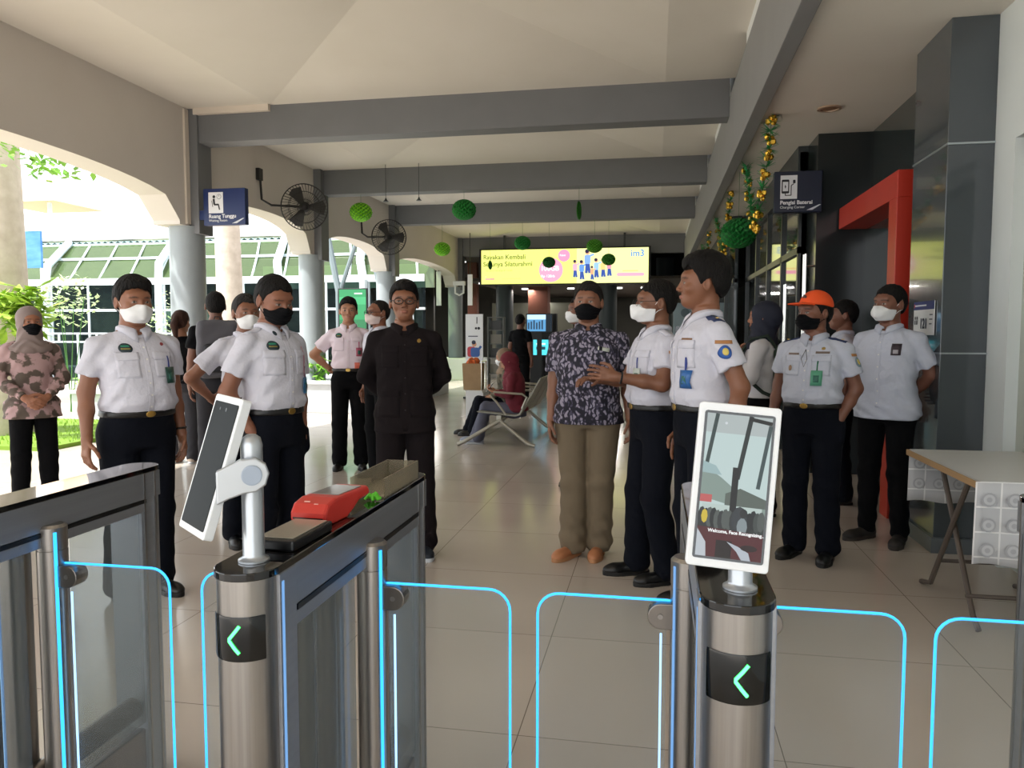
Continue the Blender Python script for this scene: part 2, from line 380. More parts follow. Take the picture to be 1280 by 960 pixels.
def figure(cx, cy, h, body, skin='#d9a27c', hair='#2b2140', leg='#34509a'):
    return [(leg, bar(cx-.05*h, cy, cx-.02*h, cy+.45*h, .12*h)), (leg, bar(cx+.1*h, cy, cx+.03*h, cy+.45*h, .12*h)),
            (body, rrect(.26*h, .4*h, .08*h, 3, cx, cy+.6*h)), (body, bar(cx, cy+.7*h, cx+.28*h, cy+.82*h, .08*h)),
            (skin, circ(cx, cy+.9*h, .1*h, 10)), (hair, circ(cx-.02*h, cy+.95*h, .09*h, 10))]

# ================================================================ TICKET GATES
M_steel = mat('brushed_steel', '#aeaaa6', .3, .95, noise=('#928e8a', 90, .5), stretch=(1, 1, .02))
M_steeld = mat('brushed_steel_dark', '#8b857f', .3, .95, noise=('#7d7772', 60, .6), stretch=(1, 1, .02))
M_fascia = mat('steel_fascia', '#a3a7ae', .42, .75, noise=('#999da4', 80, .6), stretch=(1, .02, 1))
M_blackglass = mat('black_glass_top', '#0c0a0a', .05, coat=.5)
M_slot = mat('slot_black', '#050506', .4)
M_cyan = emat('cyan_light', '#2a90dc', 2.0)
M_cyanw = emat('cyan_white_light', '#9fd0ff', 1.3)
M_blue = emat('blue_strip_glow', '#7fb4f0', .6)
M_green = emat('green_arrow_light', '#3dff66', 4.5)
M_flap = glassy('flap_glass', '#f6f8f8', .035, .04, .8, '#d5dadb')
M_infill = glassy('infill_glass', '#dfe2e2', .10, .05, .8, '#b9bcbc')
M_disp = mat('display_black', '#060808', .08)

GW = .115; GY = 1.2; GL = 1.0; FY = .52
def flap(root, side, r0, r1):
    """swing glass panel from x=r0 (hinge) to x=r1 (free edge), thin box with rounded top corner"""
    s = 1 if r1 > r0 else -1; zt, zb, rr = .82, .22, .05
    pts = [(r0, zb), (r0, zt)] + [(r1-s*rr+s*rr*math.sin(R(a)), zt-rr+rr*math.cos(R(a))) for a in range(0, 91, 15)] + [(r1, zb)]
    g = MB().prism(pts, FY-.005, FY+.005, axis='y').build('glass_flap', M_flap, root)
    e = MB().tube([(x, FY, z) for x, z in [(r0-s*.012, zt-.022), (r0-s*.012, zt)] + pts[1:]], .0032, 6)
    e.build('light_edge', M_cyan, g)
    MB().tube([(r0+s*.012, FY-.004, zb), (r0+s*.012, FY-.004, .745)], .0028, 6).build('light_edge', M_cyanw, g)
    # clamp with round end
    cp = [(r0-s*.045, .76), (r0-s*.045, .82-.002)] + [(r0+s*.012+s*.03*math.sin(R(a)), .789+.029*math.cos(R(a))) for a in range(0, 181, 20)]
    h = MB().prism(cp, FY-.022, FY+.022, axis='y').build('hinge_clamp', M_steeld, root, bevel=.002)
    MB().lathe([(.006, 0), (.006, .002)], (r0+s*.014, FY-.0235, .79), 10, Matrix.Rotation(R(90), 3, 'X')).build('bolt', M_steel, h)
def gate(cx, label, arrow=True, lf=True, rt=True, gap=.85):
    t = thing('ticket_gate', label, 'ticket gate', (cx, GY, 0), 0, 'swing-flap ticket gates in a row')
    hw = GW/2
    MB().prism(stadium(GW-.006, .0, .12, 14, ends=(1, 0)), 0, .985, axis='z').build('front_column', M_steel, t, smooth=True)
    for s in (-1, 1):
        MB().box((s*hw-.004, .055, 0), (s*hw+.004, .12, .985)).build('front_trim', M_fascia, t, bevel=.0015)
        MB().box((s*hw+s*.0042-.0008, .062, .02), (s*hw+s*.0042+.0008, .070, .97)).build('glow_strip', M_blue, t)  # blue reflection on the post edge, made as a glowing strip
    MB().prism(stadium(GW+.004, -.003, GL+.003, 14), .985, 1.0).build('top_panel', M_blackglass, t, bevel=.002)
    MB().box((-hw, .12, .905), (hw, GL-.03, .985)).build('top_beam', M_fascia, t, bevel=.002)
    for s in (-1, 1):
        MB().box((s*hw-.001, .13, .893), (s*hw+.001+s*.0002, GL-.1, .9045)).build('card_slot', M_slot, t)
    MB().box((-hw, .12, .865), (hw, GL-.09, .893)).build('lower_lip', M_fascia, t, bevel=.003)
    # rear post, frame uprights, lower rail
    MB().prism(stadium(GW-.006, GL-.12, GL, 12, ends=(0, 1)), 0, .985).build('rear_column', M_fascia, t, smooth=True)
    for s in (-1, 1):
        for yy in (GL-.11, GL-.06): MB().box((s*hw-.003, yy, 0), (s*hw+.002, yy+.006, .985)).build('rear_trim', M_steel, t)
    MB().tube([(0, .14, .24), (0, GL-.12, .24)], .036, 12).build('lower_rail', M_steeld, t, smooth=True)
    MB().box((-hw*.75, .05, 0), (hw*.75, GL-.05, .18)).build('plinth', M_steeld, t, bevel=.004)
    MB().box((-hw+.012, .125, .2), (-hw+.018, .44, .87)).build('infill_panel', M_infill, t)
    MB().box((hw-.018, .125, .2), (hw-.012, .44, .87)).build('infill_panel', M_infill, t)
    MB().box((hw-.018, .6, .2), (hw-.012, GL-.11, .87)).build('infill_panel', M_infill, t)
    MB().tube([(0, .25, .02), (0, .25, .87)], .03, 16).build('inner_pipe', M_steel, t, smooth=True)
    MB().tube([(.01, .36, .02), (.01, .36, .87)], .022, 16).build('inner_pipe', M_steeld, t, smooth=True)
    for s in (-1, 1):
        cl_ = MB().lathe([(.037, 0), (.037, .855), (.0355, .856), (.0355, .859), (.037, .86), (.037, .915), (.03, .922)], (s*hw, FY, 0), 26).build('hinge_column', M_steel, t, smooth=True)
        MB().box((s*hw+s*.030-.002, FY-.027, .02), (s*hw+s*.030+.003, FY-.020, .905)).build('glow_strip', M_cyan if (s > 0) else M_blue, cl_)
    if rt: flap(t, 1, hw+.045, gap/2-.03)
    if lf: flap(t, -1, -hw-.045, -gap/2+.03)
    if arrow:
        d = MB(); n = 12
        vs = []; 
        for z in (.842, .846, .918, .922):
            for k in range(n+1):
                a = R(-90-56+112*k/n); rr = hw+(.0006 if z in (.842, .922) else .0015)
                vs.append((rr*math.cos(a), hw+rr*math.sin(a), z))
        fs = [(j*(n+1)+k, j*(n+1)+k+1, (j+1)*(n+1)+k+1, (j+1)*(n+1)+k) for j in range(3) for k in range(n)]
        dd = d.add(vs, fs).build('display', M_disp, t, smooth=True)
        def cp(u, z): a = R(-90)+u/hw; return ((hw+.003)*math.cos(a), hw+(hw+.003)*math.sin(a), z)
        MB().tube([cp(.012, .907), cp(.004, .8965), cp(-.006, .884), cp(-.0062, .8805), cp(.003, .868), cp(.011, .858)], .0028, 8).build('arrow', M_green, dd)
    return t
gate(-1.60, 'steel ticket gate at the left edge of the picture, no terminal on top')
gate(-.72, 'steel ticket gate with red card machine and side-turned face terminal on its top')
gate(.135, 'steel ticket gate with green arrow, carrying the face terminal that shows a camera picture')
gate(.985, 'steel ticket gate cut off by the right edge, beside the folding table', rt=False)

M_alu = mat('satin_aluminium', '#b9bec4', .3, .7)
M_body = mat('terminal_white', '#e4e8ec', .35)
def terminal(label, x, y, yaw, tilt, roll, cz, off, lit, name='face_terminal'):
    t = thing(name, label, 'face terminal', (x, y, 1.0))
    MB().lathe([(.028, .0005), (.028, .004), (.021, .008), (.0195, .012), (.0195, .2), (.0195, .215), (.016, .228), (.008, .234)], (0, 0, 0), 28).build('pole', M_alu, t, smooth=True)
    h = bpy.data.objects.new('screen_housing', None)
    Mx = Matrix.Translation((off[0], off[1], cz)) @ Matrix.Rotation(yaw, 4, 'Z') @ Matrix.Rotation(-tilt, 4, 'X') @ Matrix.Rotation(roll, 4, 'Y')
    W, H, D = .126, .258, .018
    hb = MB().prism(rrect(W, H, .006, 4), 0, D, axis='y').build('housing', M_body, t, bevel=.002)
    hb.matrix_local = Mx
    sm_ = mat('screen_black_glass', '#0a0e0e', .04, coat=.6) if lit else mat('screen_dark_matte', '#0c1211', .12, spec=.03)
    scr = MB().prism(rrect(W-.018, H-.026, .004, 3), -.0012, .001, axis='y').build('screen', sm_, hb)
    for cx_, cr_ in ((-.022, .003), (.006, .004)): picture('camera_dot', [('#3a4046', circ(cx_, H/2-.026, cr_, 10))], scr, (0, -.0016, 0))
    return t, hb, scr, Mx
# side-turned terminal on the second gate
t, hb, scr, Mx = terminal('white slanted terminal with blank dark screen, on the gate carrying the red machine',
    -.722, 1.28, R(-37), R(17), R(2), .178, (-.080, -.006), False)
bk = MB()
arm = MB().prism([(-.022, .014), (.02, .034), (.045, .036), (.062, .024), (.068, .006), (.062, -.014), (.045, -.026), (.025, -.028), (.0, -.036), (-.022, -.046)], -.008, .008, Matrix.Identity(3), axis='y')
ao = arm.build('pivot_bracket', M_alu, t, bevel=.003); ao.location = (-.0195, -.044, .160); ao.rotation_euler = (0, 0, R(29))
MB().lathe([(.018, 0), (.018, .0035), (.016, .004)], (.038, -.0085, .005), 24, Matrix.Rotation(R(90), 3, 'X')).build('pivot_cap', mat('pivot_blue_grey', '#a5b2c4', .35), ao)
# front-facing terminal on the third gate
t, hb, scr, Mx = terminal('white terminal facing the viewer, its screen showing people under a pale canopy',
    .142, 1.285, R(2), R(8), R(5), .178, (-.018, -.05), True)
MB().box((-.012, -.045, .16), (.012, 0, .2)).build('pivot_bracket', M_alu, t, bevel=.003)
w2, h2 = .05, .112
P = [('#b9cccb', rect(-w2, -h2, w2, h2)), ('#aab4b4', rect(-w2, .082, w2, h2)),
     ('#2f3f3f', bar(-.046, .02, -.034, h2, .006)), ('#202a2c', bar(.004, .012, .018, h2, .007)), ('#3a4a4c', bar(.036, .0, .048, .1, .006)), ('#15191b', bar(.015, .108, .05, .103, .006)),
     ('#7f918a', [(-w2, .03), (-.02, .012), (.012, -.012), (w2, -.022), (w2, -.04), (-w2, -.02)]),
     ('#56605a', [(-.012, -.012), (.01, -.002), (w2, -.016), (w2, -.03), (-.012, -.03)]),
     ('#96b0b2', [(-w2, .036), (-.03, .03), (-.02, .016), (-w2, .018)]),
     ('#b95a5a', rect(-w2, -.028, -.032, -.016)), ('#27302f', rect(-w2, -h2, w2, -.045)), ('#b4c4c0', rect(-.046, -.05, .045, -.03)),
     ('#171b1e', rect(-.004, -.075, .006, .03))]
rng = random.Random(3)
for k in range(16): P.append((rng.choice(['#1a2024', '#2b3033', '#3d4443', '#4e5553']), circ(-.045+.006*k, -.052+rng.uniform(-.004, .004), .006, 9, .016)))
P += [('#c9b23c', circ(-.041, -.05, .005, 8, .011)), ('#30363c', circ(.012, -.05, .012, 12, .02)), ('#7f8b8f', circ(.017, -.061, .008, 10, .014)), ('#23272a', circ(.018, -.04, .006, 10, .007)),
      ('#4e1d24', [(-w2, -.066), (w2, -.07), (w2, -h2), (-w2, -h2)]), ('#b8bfc6', [(-w2, -.07), (-.036, -.09), (-.034, -h2), (-w2, -h2)]), ('#1c1416', rect(-.02, -h2, .004, -.085)),
      ('#aeb6c0', [(-.004, -.086), (.014, -.092), (.03, -.1), (.034, -h2), (.02, -h2), (.012, -.1)]), ('#241619', circ(.03, -.093, .013, 12, .005)), ('#ccd2d8', circ(-.02, .098, .0022, 8))]
pic = picture('screen_picture', P, scr, (0, -.0018, 0), emit=.62, step=.00003)
text_mesh('screen_text', 'Welcome, Face Recognizing..', .0072, emat('screen_text_white', '#e8ecec', .8), scr, (-.034, -.0036, -.0735), bold=.0001)
# red card machine, black reader, card box and green ribbon on the second gate
M_red = mat('red_plastic', '#d2382e', .38, noise=('#c9332a', 20, .6)); M_blk = mat('black_plastic', '#0d0e10', .3)
e = thing('card_machine', 'red handheld card payment machine lying on the black gate top', 'card machine', (-.725, 1.63, 1.0), R(-4))
prof = [(-.105, .012), (-.105, .03), (-.09, .048), (-.055, .056), (.105, .052), (.115, .044), (.115, .03), (.06, .026), (.03, .012), (.0, .0), (-.06, .0), (-.095, .004)]
MB().prism(prof, -.043, .043, axis='x').build('housing', M_red, e, bevel=.006)
MB().box((-.034, -.03, .0525), (.034, .085, .0565), Matrix.Rotation(R(-1.2), 3, 'X')).build('touch_screen', mat('reader_screen', '#8d8583', .1), e, bevel=.001)
MB().box((-.036, -.1055, .016), (.036, -.101, .02)).build('card_slot', M_slot, e)
picture('printed_mark', [('#e9b9b0', bar(-.016, 0, -.002, 0, .003)), ('#e9b9b0', bar(.01, -.006, .02, -.006, .0025))], e, (0, -.09, .052), (R(-50), 0, 0))
r_ = thing('card_reader', 'flat black card reader in front of the red machine', 'card reader', (-.715, 1.425, 1.0), R(-2))
MB().box((-.045, -.085, 0), (.045, .085, .022)).build('base', M_blk, r_, bevel=.005)
MB().box((-.037, -.07, .022), (.037, .075, .024)).build('reading_plate', mat('beige_plate', '#a9a193', .15), r_, bevel=.002)
b_ = thing('card_box', 'clear plastic card box standing behind the red machine', 'box', (-.715, 1.97, 1.0), 0)
M_clr = glassy('clear_plastic', '#e6e2d6', .22, .1, 1, '#b5ad9d')
MB().box((-.045, -.14, .001), (.045, .14, .004)).build('tray', M_clr, b_)
for s in (-1, 1): MB().box((s*.045-.0015, -.14, 0), (s*.045+.0015, .14, .05)).build('side', M_clr, b_)
MB().box((-.045, .137, 0), (.045, .14, .05)).build('end_wall', M_clr, b_)
gr = MB()
for k in range(14):
    a = rng.uniform(0, 6.28); gr.tube([(0, 0, .004), (.012*math.cos(a), .012*math.sin(a), .012+.008*rng.random()), (.02*math.cos(a), .02*math.sin(a), .006)], .0035, 5)
tag(gr.build('ribbon', mat('bright_green', '#5cc62a', .6), loc=(-.685, 1.79, 1.0)), 'small curl of bright green ribbon beside the red machine', 'ribbon')
# ================================================================ SIGNED-DISTANCE BODIES (evaluated once, turned into ordinary meshes)
def V3(*a): return np.array(a, float)
def cap(P, a, b, r1, r2=None):
    r2 = r1 if r2 is None else r2
    a = V3(*a); b = V3(*b); d = b-a; t = np.clip(((P-a)@d)/max(d@d, 1e-9), 0, 1)
    return np.linalg.norm(P-a-t[:, None]*d, axis=1)-(r1+(r2-r1)*t)
def ell(P, c, r):
    q = (P-V3(*c))/V3(*r); k0 = np.linalg.norm(q, axis=1); k1 = np.linalg.norm(q/V3(*r), axis=1)
    return k0*(k0-1)/np.maximum(k1, 1e-6)
def smin(a, b, k):
    h = np.clip(.5+.5*(b-a)/k, 0, 1); return b+(a-b)*h-k*h*(1-h)
def stack(P, rows, n=2.3):
    rows = np.array(rows, float); z = P[:, 2]; zc = np.clip(z, rows[0, 0], rows[-1, 0])
    cy = np.interp(zc, rows[:, 0], rows[:, 1]); a = np.interp(zc, rows[:, 0], rows[:, 2]); b = np.interp(zc, rows[:, 0], rows[:, 3])
    q = (np.abs(P[:, 0]/a)**n+np.abs((P[:, 1]-cy)/b)**n)**(1/n)
    d = (q-1)*np.minimum(a, b)*(.75+.25*np.clip(q, 0, 1)); dz = np.abs(z-zc)
    return np.where(dz > 0, np.hypot(np.maximum(d, 0), dz), d)
def rotm(rx=0, ry=0, rz=0):
    return np.array(Matrix.Rotation(rz, 3, 'Z') @ Matrix.Rotation(ry, 3, 'Y') @ Matrix.Rotation(rx, 3, 'X'))

def nets(f, lo, hi, h):
    """surface nets with a coarse cull; returns verts, quads"""
    lo = V3(*lo); hi = V3(*hi); B = 6; nb = np.maximum(1, np.ceil((hi-lo)/(h*B)).astype(int)); n = nb*B+1
    bi = np.stack(np.meshgrid(*[np.arange(k) for k in nb], indexing='ij'), -1).reshape(-1, 3)
    cb = lo+(bi+.5)*B*h; dc = f(cb); act = np.abs(dc) < B*h*1.15
    G = np.full(tuple(n), 1.0)
    s = np.sign(dc)
    for (x, y, z), v in zip(bi[~act], s[~act]): 
        if v < 0: G[x*B:(x+1)*B+1, y*B:(y+1)*B+1, z*B:(z+1)*B+1] = -1.0
    ab = bi[act]
    if len(ab) == 0: return np.zeros((0, 3)), np.zeros((0, 4), int)
    loc = np.stack(np.meshgrid(*[np.arange(B+1)]*3, indexing='ij'), -1).reshape(-1, 3)
    idx = (ab[:, None, :]*B+loc[None]).reshape(-1, 3)
    flat = np.unique(np.ravel_multi_index(idx.T, tuple(n))); ii = np.stack(np.unravel_index(flat, tuple(n)), -1)
    G.reshape(-1)[flat] = f(lo+ii*h)
    S = G < 0
    C = [S[dx:n[0]-1+dx, dy:n[1]-1+dy, dz:n[2]-1+dz] for dx in (0, 1) for dy in (0, 1) for dz in (0, 1)]
    cnt = sum(c.astype(np.int8) for c in C); mask = (cnt > 0) & (cnt < 8)
    cells = np.argwhere(mask); vid = np.full(mask.shape, -1); vid[mask] = np.arange(len(cells))
    acc = np.zeros((len(cells), 3)); num = np.zeros(len(cells))
    corners = [np.array(c) for c in ((0,0,0),(1,0,0),(0,1,0),(1,1,0),(0,0,1),(1,0,1),(0,1,1),(1,1,1))]
    for i in range(8):
        for j in range(i+1, 8):
            if np.abs(corners[i]-corners[j]).sum() != 1: continue
            a = cells+corners[i]; b = cells+corners[j]; va = G[a[:, 0], a[:, 1], a[:, 2]]; vb = G[b[:, 0], b[:, 1], b[:, 2]]
            m = (va < 0) != (vb < 0); t = np.where(m, va/np.where(np.abs(va-vb) < 1e-12, 1, va-vb), 0)
            p = a+(corners[j]-corners[i])*t[:, None]; acc[m] += p[m]; num[m] += 1
    verts = lo+acc/np.maximum(num, 1)[:, None]*h
    quads = []
    for ax in range(3):
        o = [k for k in range(3) if k != ax]
        sl0 = [slice(None)]*3; sl1 = [slice(None)]*3; sl0[ax] = slice(0, n[ax]-1); sl1[ax] = slice(1, n[ax])
        A = S[tuple(sl0)]; Bm = S[tuple(sl1)]; e = np.argwhere(A != Bm)
        e = e[(e[:, o[0]] > 0) & (e[:, o[1]] > 0) & (e[:, o[0]] < n[o[0]]-1) & (e[:, o[1]] < n[o[1]]-1)]
        if len(e) == 0: continue
        q = []
        for d0, d1 in ((1, 1), (0, 1), (0, 0), (1, 0)):
            c = e.copy(); c[:, o[0]] -= d0; c[:, o[1]] -= d1; q.append(vid[c[:, 0], c[:, 1], c[:, 2]])
        q = np.stack(q, 1); ins = A[e[:, 0], e[:, 1], e[:, 2]]
        fl = ins if ax != 1 else ~ins
        q[~fl] = q[~fl][:, ::-1]
        quads.append(q)
    return verts, np.concatenate(quads) if quads else np.zeros((0, 4), int)
def npmesh(name, chunks, m, parent, colf=None):
    vs = []; qs = []; n = 0
    for v, q in chunks:
        if len(v) == 0: continue
        vs.append(v); qs.append(q+n); n += len(v)
    if not vs: return None
    v = np.concatenate(vs); q = np.concatenate(qs); q = q[(q >= 0).all(1)]
    me = bpy.data.meshes.new(name); me.vertices.add(len(v)); me.vertices.foreach_set('co', v.astype(np.float32).ravel())
    me.loops.add(len(q)*4); me.loops.foreach_set('vertex_index', q.astype(np.int32).ravel())
    me.polygons.add(len(q)); me.polygons.foreach_set('loop_start', np.arange(0, len(q)*4, 4, dtype=np.int32))
    me.update(calc_edges=True); me.validate(); me.shade_smooth()
    if colf is not None:
        c = colf(v); at = me.color_attributes.new('Col', 'FLOAT_COLOR', 'POINT'); at.data.foreach_set('color', np.c_[c, np.ones(len(c))].astype(np.float32).ravel())
    return link(name, me, m, parent)

# ---- head in its own frame, pivot at neck top (0,0,1.50)
def head_sdf(P, ears=True, fat=0.0):
    d = ell(P, (0, .014, 1.632), (.078, .098, .088))
    d = smin(d, ell(P, (0, -.030, 1.572), (.061+fat, .066, .080)), .035)
    d = smin(d, ell(P, (0, -.062, 1.522), (.032+fat, .032, .026)), .03)
    d = smin(d, ell(P, (0, -.074, 1.638), (.052, .022, .022)), .02)
    Q = np.abs(P*V3(1, 0, 0))+P*V3(0, 1, 1)
    d = smin(d, ell(Q, (.045, -.066, 1.580), (.018, .018, .018)), .02)
    es = ell(Q, (.031, -.105, 1.607), (.017, .016, .011)); d = -smin(-d, es, .012)
    d = smin(d, ell(Q, (.031, -.080, 1.606), (.0135, .0115, .0115)), .004)
    d = smin(d, cap(P, (0, -.094, 1.612), (0, -.111, 1.580), .0065, .0095), .012)
    d = smin(d, ell(Q, (.012, -.102, 1.574), (.008, .010, .007)), .006)
    d = smin(d, ell(P, (0, -.096, 1.5485), (.021, .010, .0045)), .005)
    d = smin(d, ell(P, (0, -.095, 1.5405), (.018, .010, .0048)), .004)
    if ears:
        e = ell(Q, (.081, .008, 1.598), (.010, .019, .031)); e = -smin(-e, ell(Q, (.090, .002, 1.600), (.008, .010, .018)), .006)
        d = smin(d, e, .008)
    return d
def face_color(P, skin):
    """P in head frame: intrinsic colours of brows, eyes, lips"""
    c = np.tile(V3(*skin), (len(P), 1)); x = np.abs(P[:, 0]); y = P[:, 1]; z = P[:, 2]; fr = y < -.055
    def put(m, colr, k=1.0): c[m] = c[m]*(1-k)+V3(*colr)*k
    put(fr & (((x-.031)/.013)**2+((z-1.6055)/.0044)**2 < 1), (.30, .26, .23))
    put(fr & ((x-.031)**2+(z-1.606)**2 < .0050**2), (.02, .012, .008))
    put(fr & (((x-.031)/.015)**2+((z-1.6108+.10*np.abs(x-.031))/.0020)**2 < 1), (.05, .03, .022))
    put(fr & (((x-.032)/.021)**2+((z-1.6300+.16*np.maximum(x-.034, 0))/.0036)**2 < 1), (.03, .022, .018), .75)
    put(fr & ((P[:, 0]/.023)**2+((z-1.5445)/.0085)**2 < 1) & (y < -.08), (.36, .13, .10), .6)
    return c
def hair_sdf(P, style='short', seed=0):
    side, top = {'short': (.006, .014), 'full': (.009, .024), 'tall': (.013, .036), 'bald': (.003, .004)}.get(style, (.007, .016))
    base = smin(ell(P, (0, .016, 1.632+top*.35), (.078+side, .099+side, .088+top*.75)), ell(P, (0, .05, 1.60), (.068+side*.6, .048+side, .07)), .03)
    if style in ('full', 'tall'): base = smin(base, ell(P, (.010, -.040, 1.692+top*.35), (.058, .052, .030)), .03)
    x, y, z = np.abs(P[:, 0]), P[:, 1], P[:, 2]
    hl = np.interp(y, [-.11, -.075, -.055, -.036, -.020, -.008, .02, .032, .05, .09, .13], [1.682, 1.680, 1.668, 1.640, 1.600, 1.606, 1.632, 1.60, 1.560, 1.535, 1.53])
    if style == 'bald': hl = hl+np.interp(y, [-.11, -.04, 0], [.03, .02, 0])
    s = seed*1.7
    hl = hl+.004*np.sin(P[:, 0]*95+s)+.0025*np.sin(P[:, 0]*260+s*2)-(.010 if style != 'bald' else 0)*np.exp(-((P[:, 0]-.02)/.03)**2)*(y < -.05)
    d = np.maximum(base, (hl-z)*.75)
    fl = P[:, 0]*np.cos(s)+P[:, 1]*np.sin(s)*.4
    d = d+(.0016+.05*top)*np.sin(fl*170+9*np.sin(P[:, 1]*35+s))*np.sin(P[:, 1]*60+P[:, 2]*45+s)*np.clip((z-1.60)/.06, .2, 1)
    return d

def arm_pts(side, pose):
    """shoulder, elbow, wrist, hand dir, palm normal, thumb side (torso frame; side=+1 is the person's left)"""
    s = side; sh = (s*.168, .008, 1.370)
    T = {'down': ((s*.215, .03, 1.13), (s*.232, -.02, .885), (s*.05, -.10, -1), (-s, 0, 0), (0, -1, -.1)),
         'away': ((s*.238, .03, 1.14), (s*.262, -.03, .90), (s*.12, -.12, -1), (-s, .1, 0), (0, -1, -.1)),
         'behind': ((s*.245, .085, 1.15), (s*.075, .185, .985), (-s*1, .15, -.1), (0, 1, 0), (0, 0, 1)),
         'pocket': ((s*.248, .06, 1.13), (s*.178, -.03, .93), (-s*.2, -.1, -1), (-s, 0, 0), (0, -1, 0)),
         'clasp': ((s*.235, .0, 1.13), (s*.085, -.205, .985), (-s*.75, -.4, -.5), (0, 1, .2), (0, -.5, 1)),
         'gesture': ((s*.235, -.06, 1.16), (s*.17, -.30, 1.20), (-s*.25, -1, .25), (-s, 0, -.2), (0, .2, 1)),
         'gesture2': ((s*.225, -.08, 1.155), (s*.12, -.30, 1.17), (-s*.35, -1, .1), (0, .1, -1), (-s, -.2, .2)),
         'phone': ((s*.215, -.04, 1.15), (s*.10, -.25, 1.19), (-s*.25, -.8, .45), (0, .5, .8), (-s, 0, .2)),
         'lap': ((s*.22, -.03, 1.14), (s*.12, -.24, 1.05), (-s*.5, -.8, -.1), (0, 0, -1), (-s, 0, 0)),
         'strap': ((s*.25, -.02, 1.15), (s*.15, -.16, 1.28), (-s*.5, .1, .8), (0, 1, 0), (-s, 0, .3)),
         'hip': ((s*.36, .07, 1.17), (s*.21, .16, 1.02), (-s*.7, .4, -.4), (0, 1, 0), (0, 0, 1))}
    return (sh,)+T[pose] if isinstance(pose, str) else (sh,)+pose
def nrm(v): v = V3(*v); return v/max(np.linalg.norm(v), 1e-9)
def hand_prims(w_, d, n, t, curl=.45, size=1.0):
    """list of capsules: palm + five fingers"""
    d = nrm(d); n = nrm(n); n = nrm(n-d*(n@d)); t0 = nrm(np.cross(n, d)); t = t0 if t0@V3(*t) > 0 else -t0
    w_ = V3(*w_); L = []; S = size
    for u in (-.028, -.010, .010, .028): L.append((w_+d*.012*S+t*u*.55*S, w_+d*.082*S+t*u*S, .0155*S, .0125*S))
    for i, u in enumerate((.031, .0105, -.0105, -.030)):
        ln = (.88, 1.0, .94, .76)[i]; p = w_+d*.086*S+t*u*S; a = curl*(.8+.12*i); dirr = nrm(d+t*u*2.5)
        for seg, (l, r) in enumerate(((.043, .0090), (.027, .0082), (.022, .0074))):
            a_ = a*(seg+.7); q = p+(dirr*math.cos(a_)+n*math.sin(a_))*l*ln*S; L.append((p, q, r*S, r*.93*S)); p = q
    p = w_+d*.026*S+t*.028*S; q = p+nrm(d*.65+t*.75+n*.35)*.042*S; L.append((p, q, .0125*S, .0105*S))
    r_ = q+nrm(d*.9+t*.25+n*(.3+curl*.5))*.030*S; L.append((q, r_, .0100*S, .0088*S)); L.append((r_, r_+nrm(d*.95+n*.5)*.022*S, .0088*S, .0075*S))
    return L

